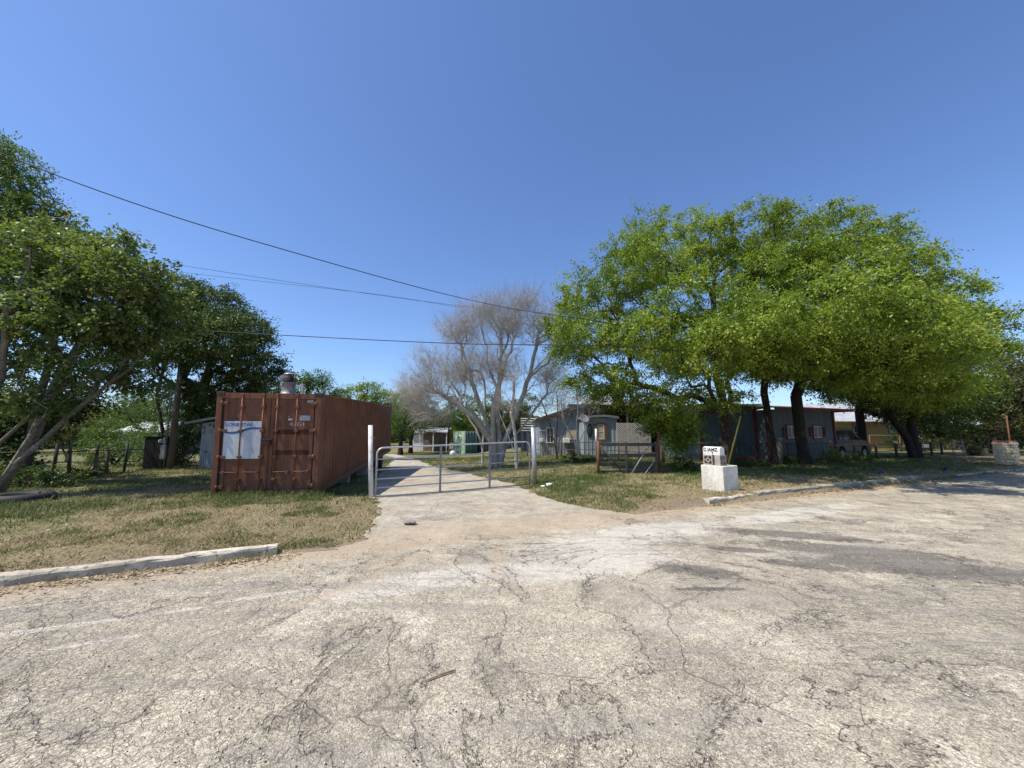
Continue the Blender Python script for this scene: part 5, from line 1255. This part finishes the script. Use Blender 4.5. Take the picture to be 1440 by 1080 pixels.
        npmesh('crown', V, np.arange(4*nl).reshape(-1, 4), lmat, e, attr=np.repeat(np.clip(tone, 0, 1), 4))
    return e, len(pos)

Z = np.array
# --- three bright green trees on the right -------------------------------------------------
def cl(px, py, y, rx, ry, rz, w=1.0):
    p = P(px, py, y); return (p.x, p.y, p.z, rx, ry, rz, w)
a = G(1027, 657)
tree('green_tree', 'bright green spreading tree with pale trunk behind the white mailbox', 'tree', tuple(a),
     [[tuple(a), tuple(a+Vector((-.05, 0, 1.3))), tuple(a+Vector((-.2, -.1, 2.9))), tuple(a+Vector((-.6, -.3, 5.2))), tuple(a+Vector((-.6, -.6, 7.6)))],
      [tuple(a+Vector((.05, 0, .1))), tuple(a+Vector((.1, .05, 1.4))), tuple(a+Vector((.9, -.3, 2.7))), tuple(a+Vector((2.3, -.6, 4.2)))]],
     [cl(955, 362, 16.5, 2.5, 3.2, 1.4), cl(1040, 345, 16, 2.2, 2.8, 1.2), cl(840, 425, 16, 1.9, 2.6, 1.2), cl(880, 350, 17, 1.1, 1.4, .7), cl(800, 455, 15, 1.0, 1.6, .6), cl(900, 385, 14.5, 1.7, 2.0, 1.1), cl(820, 480, 15, 1.35, 2.2, .8), cl(905, 480, 14, 1.8, 2.0, 1.1), cl(990, 430, 13, 1.8, 2.2, 1.2), cl(850, 538, 15.5, 1.6, 2.2, .7), cl(985, 510, 13, 1.6, 1.8, .8), cl(940, 560, 15, 1.3, 1.5, .8), cl(1080, 400, 14, 1.8, 2, 1.3), cl(955, 605, 16.2, .7, .7, .8, 5), cl(925, 590, 16.2, .7, .7, .6, 3), cl(1070, 500, 14, 1.3, 1.6, .9), cl(915, 320, 17.5, 1.3, 1.3, .8, .6), cl(885, 560, 16.5, 1.4, 1.4, .7), cl(940, 585, 17, 1.2, 1.2, .7), cl(1010, 565, 16, 1.4, 1.4, .6), cl(980, 480, 20.5, 2.6, 2.2, 1.4), cl(900, 470, 20, 2.2, 2.0, 1.3), cl(1050, 450, 21, 2.4, 2.2, 1.3)],  # last three clumps are hidden at the back, added to cast shade
     1650, 105, .108, L_bright, B_brown, 101, .19, .007, .40, .16, group='bright green trees on the right', k=.34)
a = G(1091, 657)
tree('green_tree', 'bright green tree with a dark straight trunk rising behind the wooden stump post', 'tree', tuple(a),
     [[tuple(a), tuple(a+Vector((-.15, 0, 1.8))), tuple(a+Vector((-.4, -.2, 3.4))), tuple(a+Vector((-.2, -.5, 5.6))), tuple(a+Vector((0, -.8, 8.2)))]],
     [cl(1135, 345, 16, 2.2, 2.8, 1.2), cl(1210, 345, 17, 1.5, 2.2, .9), cl(1090, 370, 15, 1.8, 2.2, 1.3), cl(1180, 390, 14, 2.0, 2.2, 1.3), cl(1110, 455, 12.5, 1.9, 2.0, 1.1), cl(1200, 455, 13, 1.7, 1.8, 1.0), cl(1050, 480, 13, 1.3, 1.6, .8), cl(1130, 505, 13.5, 1.8, 2.0, .7), cl(1110, 522, 17, 1.7, 1.6, .6), cl(1030, 468, 11.2, 1.3, 1.1, .5, .9), cl(1100, 450, 10.8, 1.4, 1.0, .5, .9), cl(1120, 440, 21, 2.8, 2.2, 1.6), cl(1180, 470, 21.5, 2.4, 2.2, 1.4), cl(1190, 410, 9.8, 1.6, 1.0, .5, .8)],  # the two farthest clumps are unseen, added to shade the house front
     1300, 105, .108, L_bright, B_dark, 102, .15, .007, .40, .16, group='bright green trees on the right', k=.34)
a = G(1134, 658)
tree('green_tree', 'bright green tree with a thick black leaning trunk in front of the blue house windows', 'tree', tuple(a),
     [[tuple(a), tuple(a+Vector((-.15, 0, 1.5))), tuple(a+Vector((-.25, -.1, 3.2))), tuple(a+Vector((.6, -.4, 5.4))), tuple(a+Vector((1.4, -.8, 7.2)))]],
     [cl(1235, 395, 16, 1.8, 2.4, 1.2), cl(1285, 425, 16, 1.6, 2.4, 1.1), cl(1335, 462, 15.5, 1.5, 2.2, .9), cl(1250, 460, 13.5, 1.9, 2.2, 1.1), cl(1305, 505, 14, 1.5, 2.0, .8), cl(1250, 512, 13, 1.8, 1.8, .7), cl(1370, 492, 15.5, .8, 1.4, .4), cl(1180, 522, 15, 1.8, 2.2, .6), cl(1290, 540, 15.5, 1.7, 2.2, .7), cl(1285, 465, 11.5, 1.5, 1.3, .5, 1.1), cl(1240, 430, 10.2, 1.5, 1.2, .5, 1.2), cl(1290, 465, 10.0, 1.0, .9, .4, .9), cl(1310, 485, 12.8, 1.3, 1.3, .45, .9), cl(1215, 535, 17.5, 1.9, 1.6, .6), cl(1300, 555, 18, 1.8, 1.6, .6), cl(1350, 540, 17, 1.4, 1.6, .6), cl(1230, 480, 20.5, 2.4, 2.2, 1.5), cl(1310, 490, 20, 2.2, 2, 1.3)],  # last two clumps sit out of sight, added for their shade
     1600, 105, .108, L_bright, B_dark, 103, .22, .007, .40, .16, group='bright green trees on the right', k=.34)
# dark foliage mass behind the trio, above the roofs
a = G(1215, 640)
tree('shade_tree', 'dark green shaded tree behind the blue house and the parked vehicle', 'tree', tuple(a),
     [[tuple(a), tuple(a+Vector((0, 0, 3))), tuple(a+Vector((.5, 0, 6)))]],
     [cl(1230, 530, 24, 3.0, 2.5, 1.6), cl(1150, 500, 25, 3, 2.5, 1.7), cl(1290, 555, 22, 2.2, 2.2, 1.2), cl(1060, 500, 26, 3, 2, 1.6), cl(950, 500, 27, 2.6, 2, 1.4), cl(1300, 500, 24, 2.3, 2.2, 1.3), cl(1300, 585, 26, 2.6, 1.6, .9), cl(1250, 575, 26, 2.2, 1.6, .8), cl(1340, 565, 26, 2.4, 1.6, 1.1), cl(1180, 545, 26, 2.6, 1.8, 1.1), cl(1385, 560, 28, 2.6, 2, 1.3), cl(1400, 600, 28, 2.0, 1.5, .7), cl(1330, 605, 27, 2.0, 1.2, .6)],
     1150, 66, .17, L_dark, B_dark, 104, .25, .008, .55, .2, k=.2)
# leaning trunk and low limbs near the vehicle
a = G(1288, 648)
tree('yard_tree', 'dark twin-trunk tree leaning beside the parked vehicle', 'tree', tuple(a),
     [[tuple(a), tuple(a+Vector((-.35, 0, 1.3))), tuple(a+Vector((-1.4, 0, 3.0))), tuple(a+Vector((-1.6, 0, 4.6)))], [tuple(a+Vector((.1, 0, .1))), tuple(a+Vector((.1, .1, 1.6))), tuple(a+Vector((.2, .2, 3.6)))]],
     [cl(1270, 560, 21, 2.2, 1.8, .9), cl(1320, 560, 20.5, 1.9, 1.6, .9), cl(1230, 548, 21, 1.5, 1.5, .7)],
     260, 70, .13, L_dark, B_dark, 105, .2, .007, .45, .15)
# oaks at the far right
for i_, (px, py, cls, lb, sd) in enumerate(((1402, 640, [(1385, 530, 34, 3.2, 3, 2.2), (1340, 560, 33, 2.4, 2.4, 1.3), (1425, 560, 33, 2.4, 2.4, 1.5), (1400, 590, 32, 2.0, 2, .9), (1325, 590, 34, 1.6, 1.6, .8), (1430, 515, 35, 2.4, 2.4, 1.6), (1360, 505, 35, 2, 2, 1.2)], 'olive green live oak with spreading low limbs, left of the tall rusty pipe', 201), (1490, 650, [(1450, 545, 24, 1.8, 2, 1.7), (1500, 520, 25, 3, 3, 2.5), (1430, 590, 24, 1.0, 1.2, .9), (1475, 590, 24, 1.5, 2, 1.1)], 'yellow-olive oak at the right edge behind the stone pillar', 202))):
    a = G(px, py)
    tree('oak_tree', lb, 'tree', tuple(a), [[tuple(a), tuple(a+Vector((0, 0, 1.2))), tuple(a+Vector((-1.8, 0, 3.2)))], [tuple(a+Vector((.15, .1, .1))), tuple(a+Vector((.2, 0, 1.5))), tuple(a+Vector((1.6, 0, 3.4)))], [tuple(a+Vector((0, .2, .1))), tuple(a+Vector((0, .3, 1.8))), tuple(a+Vector((.1, .2, 4.2)))]],
         [cl(*c) for c in cls], 420, 75, .15, L_oak, B_dark, sd, .26, .01, .5, .1, group='oaks at the right edge', k=.2)
for i_, (px, y_, r_, h_, lm, lb) in enumerate(((1560, 60, 5, 7, L_oak, 'broad olive tree far behind the right fence, outermost'), (1300, 62, 5.5, 6.5, L_dark, 'dark broad tree far behind the right fence, behind the oaks'), (1200, 58, 4.5, 7.5, L_mid, 'green tree far behind the yellow house'))):
    p = P(px, 620, y_); b = Vector((p.x, y_, 0))
    tree('distant_tree', lb, 'tree', tuple(b), [[tuple(b), tuple(b+Vector((0, 0, h_*.5)))]], [(p.x, y_, h_*.55, r_, r_*.8, h_*.42), (p.x-r_*.8, y_-1, h_*.4, r_*.6, r_*.6, h_*.3), (p.x+r_*.8, y_, h_*.42, r_*.6, r_*.6, h_*.3)], 260, 50, .30, lm, B_dark, 300+i_, .25, .012, .9, .2)
# --- bare pale tree in the middle -----------------------------------------------------------
a = G(697, 658)
def al(dx, dz, dy=0): return tuple(a+Vector((dx, dy, dz)))
tree('bare_tree', 'large leafless pale-barked tree with many stems behind the gate', 'tree', tuple(a),
     [[al(-.15, 0, .1), al(-.3, 1.1, .1), al(-.8, 2.1, .2), al(-2.1, 3.6, .3), al(-3.0, 5.2, .3)], [al(.25, 0, .1), al(.5, 1.0, .1), al(1.4, 2.1, .2), al(2.5, 3.6, .2)], [al(.0, 0, -.15), al(-.1, 1.1, -.25), al(-.1, 3.0, -.6), al(.6, 5.5, -.9)], [al(0, 0), al(-.05, 1.2), al(-.5, 2.3), al(-1.2, 4.2), al(-1.8, 6.2)], [al(.1, .05), al(.15, 1.1), al(.1, 2.6, .2), al(.2, 5.2, .3), al(.3, 7.8, .3)], [al(.2, .05), al(.35, 1.1), al(1.0, 2.6), al(1.7, 4.6), al(2.2, 6.6)], [al(-.1, .05, -.1), al(-.15, 1.2, -.2), al(-1.1, 2.6, -.8), al(-2.6, 3.6, -1.2), al(-4, 4.3, -1.5)], [al(.05, .1, .2), al(.1, 1.2, .5), al(-.3, 3.2, 1.2), al(-.2, 5.4, 1.8)]],
     [cl(715, 455, 18.6, 1.7, 2.2, 1.5, 1.2), cl(655, 465, 18.6, 1.4, 2, 1.2), cl(650, 525, 18, 1.6, 2, 1.2, 1.2), cl(765, 460, 19, 1.3, 2, 1.3), cl(770, 530, 19, 1.2, 2, 1.2), cl(600, 545, 17.8, 1.3, 1.8, .9, 1.3), cl(700, 520, 18.5, 1.6, 2, 1.2), cl(580, 555, 19, 1.0, 1.4, .7, 1.3), cl(600, 510, 18.3, .9, 1.2, .8), cl(590, 575, 19, .8, 1.2, .5, 1.0), cl(735, 425, 18.6, 1.0, 1.2, .7), cl(680, 440, 18.6, 1.2, 1.2, .8), cl(635, 470, 18.6, 1.0, 1.2, .8), cl(790, 480, 19, .9, 1.4, 1.0), cl(610, 585, 17.6, 1.0, 1.2, .45)],
     2600, 0, .05, L_bud, B_bare, 401, .105, .0036, .2, .05, twiglets=26000, twig_len=.5, seg=.42, k=.42, jit=.06, shell=.0, flare=.9, rise=.25)
b = G(727, 664-2); a = b
tree('bare_sapling', 'thin pale stem of a leafless sapling just left of the right gate post', 'tree', tuple(b), [[al(0, 0), al(-.05, 1.3), al(-.25, 2.6), al(-.1, 4.0)], [al(0.03, .1), al(-.3, 1.3), al(-.8, 2.6)]],
     [cl(722, 525, 17, .5, .5, 1.0), cl(712, 565, 17, .6, .5, .6)], 60, 0, .05, L_bud, B_bare, 402, .06, .004, twiglets=500, seg=.4)
b = G(678, 655); a = b
tree('bare_sapling', 'forked leafless sapling left of the large bare tree', 'tree', tuple(b), [[al(0, 0), al(0, 1.0), al(-.35, 2.0), al(-1.5, 3.6), al(-2.2, 4.2)], [al(.03, .1), al(.02, 1.0), al(.15, 2.2), al(.1, 4.4)]],
     [cl(635, 560, 19, 1.0, .8, .7), cl(660, 520, 19, .8, .8, .7)], 90, 0, .05, L_bud, B_bare, 403, .06, .004, twiglets=700, seg=.4)
for i_, (px, py, sd, lb) in enumerate(((783, 647, 404, 'small leafless bush tree in front of the barn, left one'), (812, 649, 405, 'small leafless bush tree in front of the blue shed, right one'))):
    b = G(px, py); a = b; s_ = 1 if i_ else -1
    tree('bare_sapling', lb, 'tree', tuple(b), [[al(0, 0), al(-.1, 1.0), al(-.7*(1 if i_ else .6), 2.2), al(-.9, 3.6)], [al(.02, .05), al(.15, 1.1), al(.7, 2.2), al(1.3, 3.4)], [al(.0, .05), al(0, 1.4), al(.1, 3.0), al(.0, 4.4)]],
         [(b.x-.7, b.y, 3.2, .9, .8, 1.2), (b.x+.8, b.y, 3.0, .8, .7, 1.1), (b.x, b.y, 4.0, .7, .6, 1.0)], 150, 0, .05, L_bud, B_bare if i_ else B_brown, sd, .036, .0035, twiglets=1600, twig_len=.4, seg=.4, shell=.1)
b = G(813, 651)
tree('cactus_bush', 'low green plants at the foot of the bare bush by the blue shed', 'bush', tuple(b), [[tuple(b), tuple(b+Vector((0, 0, .25)))]], [(b.x-.4, b.y-.1, b.z+.28, .45, .3, .25), (b.x+.5, b.y, b.z+.18, .4, .3, .16)], 26, 24, .12, L_dark, B_brown, 410, .03, .006, .15, .03, lowz=-9)
# --- left foreground tree with glossy leaves -----------------------------------------------
a = G(-30, 702)
tree('mulberry_tree', 'leaning multi-stemmed tree with glossy green leaves at the left edge', 'tree', tuple(a),
     [[al(-.2, 0), al(.2, 1.3), al(1.3, 2.5), al(2.6, 3.3), al(3.7, 3.75)], [al(.1, .0, .1), al(.7, .9, .1), al(1.5, 2.1, .4), al(2.8, 3.4, .6)], [al(-.3, 0, -.2), al(-.1, 1.6, -.2), al(.6, 3.0, -.4), al(1.0, 4.6, -.8), al(1.4, 5.8, -.8)], [al(0, 0, .3), al(.5, 1.5, .5), al(.9, 3.3, .6), al(1.6, 5.0, .6)], [al(.25, 0, -.1), al(.9, .8, -.2), al(1.9, 2.0, -.5), al(3.3, 2.9, -.8)]],
     [cl(30, 420, 10, 1.3, 1.6, 1.0), cl(100, 370, 10, 1.0, 1.3, .7), cl(160, 395, 10, .9, 1.2, .7), cl(215, 410, 11.2, .9, .9, .6), cl(95, 440, 9.6, 1.3, 1.4, .8), cl(170, 470, 10.4, 1.1, 1.1, .7), cl(240, 455, 11.6, .8, .8, .5), cl(20, 500, 9.8, .8, 1.1, .6, .6), cl(110, 520, 10, .9, 1.1, .45, .7), cl(190, 535, 11.2, .8, .8, .35, .7), cl(190, 340, 10.3, .4, .45, .3, .8), cl(40, 560, 9.6, .7, .9, .5, .8), cl(150, 355, 11, .8, .8, .5), cl(95, 335, 11, .7, .8, .45), cl(60, 300, 12, .7, .8, .5), cl(60, 350, 10.5, 1.1, 1.1, .7), cl(225, 375, 11, .4, .45, .25, .7)],
     950, 48, .115, L_mul, B_grey, 501, .075, .006, .30, .12, k=.4, leaf_asp=.66, jit=.06, upn=.9, flare=.6)
a = G(-40, 690)+Vector((-.4, 1.5, 0))
tree('tall_left_tree', 'tall feathery green tree reaching highest at the left edge', 'tree', tuple(a),
     [[al(0, 0), al(.1, 2.5), al(.4, 5.5), al(.5, 8.6)]],
     [cl(8, 290, 12, 1.2, 1.6, 1.6), cl(15, 225, 12, .75, 1.1, .7), cl(45, 335, 12, 1.1, 1.4, .9), cl(-50, 250, 12, 1.6, 1.6, 2.0), cl(-40, 400, 12, 1.6, 1.6, 1.6), cl(60, 375, 12.4, 1.1, 1.3, .8)],
     700, 80, .085, L_mid, B_brown, 502, .11, .006, .35, .14, k=.22)
# dark mass down the left edge behind the mulberry
a = G(-70, 676)
tree('dark_evergreen', 'dark evergreen mass behind the leaning tree at the left edge', 'tree', tuple(a), [[al(0, 0), al(0, 2), al(.2, 5)]],
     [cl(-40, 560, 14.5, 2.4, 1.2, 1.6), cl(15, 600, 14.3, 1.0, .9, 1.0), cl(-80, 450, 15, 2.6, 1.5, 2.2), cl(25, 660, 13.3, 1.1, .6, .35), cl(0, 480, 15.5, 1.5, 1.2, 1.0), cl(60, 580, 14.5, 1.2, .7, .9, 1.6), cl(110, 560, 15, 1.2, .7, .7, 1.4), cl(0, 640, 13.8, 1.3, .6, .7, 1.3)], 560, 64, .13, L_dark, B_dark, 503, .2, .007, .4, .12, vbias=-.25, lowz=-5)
# tall dark trees behind shed and pole
a = G(226, 655)
tree('dark_green_tree', 'large dark green tree behind the wooden pole and the pale shed', 'tree', tuple(a),
     [[al(0, 0), al(-.1, 2.0), al(-.7, 4.2), al(-.4, 6.5)], [al(.6, .0, .3), al(1.0, 2.2, .3), al(1.7, 4.6, .3), al(2.3, 7, .3)]],
     [cl(290, 430, 20, 2.0, 2.4, 1.2), cl(345, 465, 20, 1.6, 2.0, 1.1), cl(300, 455, 16.5, 1.5, 1.5, .7), cl(250, 495, 16.5, 1.6, 1.5, .6), cl(340, 500, 17, 1.2, 1.3, .6), cl(220, 430, 17, 1.5, 1.5, .8), cl(240, 450, 19.5, 2.0, 2.2, 1.3), cl(300, 490, 19, 2.2, 2.4, 1.2), cl(370, 520, 20, 1.0, 1.6, .9), cl(330, 545, 20.5, 1.7, 1.6, 1.1), cl(180, 500, 20, 2.0, 2.0, 1.2), cl(265, 560, 21, 1.4, 1.2, 1.0, .8), cl(265, 410, 20, 1.0, 1.4, .6), cl(320, 590, 21.5, 1.6, 1.0, 1.4, 1.0)],
     1300, 84, .12, L_dark, B_dark, 504, .24, .007, .42, .14, k=.2, vbias=.05)
a = G(330, 650); a.y += 3.5
tree('ivy_thicket', 'shadowy thicket of vines behind the pale shed', 'thicket', tuple(a), [[al(-1, 0), al(-1, 2), al(-.8, 4)], [al(1, 0), al(1, 4)]],
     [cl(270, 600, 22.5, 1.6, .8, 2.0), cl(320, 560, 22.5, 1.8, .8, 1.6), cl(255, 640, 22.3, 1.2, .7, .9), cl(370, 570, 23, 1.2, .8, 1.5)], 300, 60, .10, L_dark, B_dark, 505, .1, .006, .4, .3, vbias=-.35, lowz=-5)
# brush beyond the left fence
for i_, (px, y_, cls, lm, lb, sd) in enumerate((
    (95, 27, [(95, 600, 27, 1.6, 1.2, 1.1), (130, 590, 27, 1.5, 1.2, 1.1)], L_yel, 'olive-yellow bush tree beyond the left wire fence', 511),
    (160, 24, [(160, 620, 24, 1.7, 1.2, 1.3), (195, 630, 23, 1.3, 1, 1.0), (140, 640, 23, 1.2, 1, .8)], L_mid, 'bright green brush beyond the fence between the dark posts', 512),
    (215, 26, [(210, 590, 26, 1.8, 1.3, 1.4), (185, 570, 27, 1.6, 1.3, 1.3), (235, 620, 25, 1.3, 1, 1.3)], L_mid, 'light green leafy tree behind the black cabinet', 513),
    (30, 27, [(40, 590, 26, 1.8, 1.2, 1.6), (10, 610, 26, 1.6, 1.2, 1.5)], L_mid, 'green bush at the far left behind the leaning stems', 514))):
    p = P(px, 640, y_); a = Vector((p.x, y_, float(h0(p.x, y_))))
    tree('brush', lb, 'bush', tuple(a), [[al(0, 0), al(.1, .8), al(.3, 2.0)], [al(.2, 0), al(-.4, .9), al(-.8, 2.2)]], [cl(*c) for c in cls], 190, 60, .11, lm, B_brown, sd, .08, .006, .4, .1, lowz=-5)
b = G(106, 674); tree('weed_clump', 'small bright green weeds at the foot of the left wire fence', 'weeds', tuple(b), [[tuple(b), tuple(b+Vector((0, 0, .15)))]], [(b.x, b.y, b.z+.2, .35, .2, .2), (b.x+.5, b.y+.3, b.z+.28, .4, .2, .25)], 24, 30, .09, L_mid, B_brown, 520, .02, .005, .14, .03, lowz=-9)
b = G(35, 690); tree('dark_shrub', 'low dark shrub above the old tyre under the leaning tree', 'shrub', tuple(b), [[tuple(b), tuple(b+Vector((0, 0, .2)))]], [(b.x, b.y, b.z+.35, 1.0, .5, .3), (b.x-1.2, b.y, b.z+.4, .9, .5, .35), (b.x+.7, b.y+.4, b.z+.3, .6, .3, .22)], 110, 36, .09, L_mul, B_brown, 521, .03, .005, .2, .04, lowz=-9, vbias=-.2)
# trees behind the container and along the back
bk = [(430, 27, [(420, 545, 27, 1.3, 1, .9), (445, 535, 27, 1.0, 1, .8), (465, 555, 27, .9, 1, .5), (400, 550, 26, .9, .9, .7)], L_mid, 'leafy green tree top showing over the middle of the container', .14, 150, 601),
      (510, 30, [(515, 552, 30, 1.6, 1.2, .9), (540, 565, 30, 1.3, 1.2, .8), (480, 560, 29, .9, .9, .6)], L_bright, 'yellow-green tree top over the far end of the container', .14, 170, 602),
      (563, 42, [(565, 590, 42, 1.8, 1.5, 2.0), (575, 560, 43, 2.0, 1.5, 1.2), (590, 590, 42, 1.2, 1.2, 1.5)], L_mid, 'green tree just beyond the far end of the container', .17, 300, 603),
      (577, 46, [(585, 570, 46, 2.6, 2, 1.5), (610, 590, 46, 2.4, 2, 1.2), (560, 600, 46, 1.5, 1.5, 1.2)], L_dark, 'dark grey-green tree with a thick trunk left of the small white house', .16, 280, 604),
      (620, 55, [(625, 590, 55, 3.2, 2, 2.2), (650, 575, 55, 2.6, 2, 2.4), (610, 605, 55, 2.5, 2, 1.6)], L_mid, 'green tree behind the two distant utility poles', .2, 300, 605),
      (672, 55, [(670, 590, 55, 3, 2, 2.4), (700, 585, 56, 3, 2, 2.4), (640, 610, 55, 2, 2, 1.5)], L_bright, 'bright green tree behind the green container', .2, 300, 606),
      (725, 50, [(720, 590, 50, 2.4, 2, 2.6), (740, 570, 50, 1.6, 1.6, 1.6), (705, 610, 50, 2.4, 2, 1.8), (690, 570, 50, 2, 2, 1.5)], L_oak, 'olive green tree behind the large bare tree', .2, 330, 607),
      (530, 70, [(520, 590, 70, 6, 3, 3), (460, 590, 72, 6, 3, 3), (590, 595, 72, 5, 3, 2.4)], L_mid, 'distant row-end tree beyond the end of the drive', .32, 260, 608),
      (10, 42, [(0, 590, 42, 4, 3, 3), (60, 580, 44, 4, 3, 3), (120, 600, 45, 4, 3, 2)], L_mid, 'pale green distant tree beyond the low building at left', .25, 260, 609),
      (250, 45, [(250, 570, 45, 5, 3, 3.4), (180, 590, 46, 4, 3, 2.4), (320, 570, 45, 5, 3, 3.4), (400, 585, 45, 4, 3, 2.6)], L_dark, 'distant dark tree bank behind the pale shed', .25, 420, 610)]
for (px, y_, cls, lm, lb, ls, ne, sd) in bk:
    p = P(px, 640, y_); a = Vector((p.x, y_, float(h0(p.x, y_)))); h_ = max(c[1] for c in [(0, cl(*q)[2]) for q in cls])
    tree('background_tree', lb, 'tree', tuple(a), [[al(0, 0), al(0, 1.5), al(.3, h_*.7)]], [cl(*c) for c in cls], ne, 48, ls, lm, B_dark, sd, .22, .01, ls*3.4, .2, lowz=-5)
# far tree line that closes the horizon: one mass nobody could count
rg = np.random.default_rng(77)
Nf = 90000; ang = rg.uniform(R(-62), R(62), Nf); rr_ = rg.uniform(88, 112, Nf); hx = rr_*np.sin(ang); hy = rr_*np.cos(ang)
top_ = 3.0+3.6*vnoise(ang*90, ang*0, 5, 90)+2.0*vnoise(ang*90, ang*0, 1.7, 91); hz = rg.uniform(0, 1, Nf)**.7*top_-1.0
nl = len(hx); C = np.stack([hx, hy, hz], -1); u = rg.normal(0, 1, (nl, 3)); u /= np.linalg.norm(u, axis=1)[:, None]; w_ = rg.normal(0, 1, (nl, 3)); w_ /= np.linalg.norm(w_, axis=1)[:, None]
V = np.stack([C-u*.45, C-w_*.3, C+u*.45, C+w_*.3], 1).reshape(-1, 3)
o = npmesh('distant_woods', V, np.arange(4*nl).reshape(-1, 4), L_dark, attr=np.repeat(np.clip(.5+.5*(vnoise(ang*90, hz, 2.5, 95)-.5)*2+rg.normal(0, .2, nl), 0, 1), 4)); tag(o, kind='stuff', label='far tree line closing the horizon all around', cat='woods')
for i_, (px, y_, lb) in enumerate(((1285, 31, 'dark scrub behind the twin-trunk tree, left part'), (1330, 33, 'dark scrub behind the long orange-railed fence, middle part'), (1372, 36, 'dark scrub at the foot of the left live oak'), (1425, 34, 'dark scrub behind the tall rusty pipe'))):
    p = P(px, 640, y_); a = Vector((p.x, y_, 0))
    tree('scrub', lb, 'scrub', tuple(a), [[al(0, 0), al(0, .6)], [al(.8, 0), al(.9, .7)]], [(p.x, y_, 1.0, 1.7, .7, .9), (p.x+.9, y_, .7, 1.3, .6, .7), (p.x-1.0, y_, .8, 1.2, .6, .8)], 130, 50, .12, L_dark, B_dark, 720+i_, .05, .006, .35, .08, lowz=-9, vbias=-.3, group='dark scrub along the far fence')
# weeds and shrub near the blue house
for (px, py, r_, h_, lm, lb, sd) in ((1172, 655, .6, .75, L_yel, 'pale leafy weeds at the right corner of the blue house', 701), (1210, 652, .5, .35, L_mid, 'low weeds before the dark fence beside the parked vehicle', 702), (1105, 657, .6, .5, L_dark, 'dark weeds between the two black tree trunks', 703), (1368, 643, .45, 1.1, L_dark, 'dark upright bush on the right fence near the stone pillar', 704), (960, 668, .4, .7, L_dark, 'leafy dark sprouts right of the V-braced gate', 705), (1060, 660, .7, .35, L_dark, 'low dark groundcover behind the mailbox pedestal', 706)):
    b = G(px, py); tree('weed_clump' if h_ < 1 else 'bush', lb, 'weeds' if h_ < 1 else 'bush', tuple(b), [[tuple(b), tuple(b+Vector((0, 0, h_*.5)))]], [(b.x, b.y, b.z+h_*.5, r_, .4, h_*.5), (b.x+r_*.6, b.y, b.z+h_*.35, r_*.6, .3, h_*.35)], 60, 34, .08, lm, B_brown, sd, .02, .005, .18, .03, lowz=-9)
b = G(1248, 632)
a = b; tree('bare_shrub', 'leafless fan-shaped tan shrub in front of the yellow house', 'shrub', tuple(b), [[al(0, 0), al(-.6, 1.2), al(-1.2, 2.8)], [al(.1, 0), al(.1, 1.4), al(.2, 3.0)], [al(.1, 0), al(-.2, 1.4), al(-.5, 3.0)]], [(b.x-.6, b.y, 2.4, 1.2, .6, 1.0)], 90, 0, .05, L_bud, B_bare, 707, .05, .006, twiglets=400, seg=.5)
bpy.context.view_layer.update()
print('total polys', sum(len(o.data.polygons) for o in bpy.data.objects if o.type == 'MESH'))
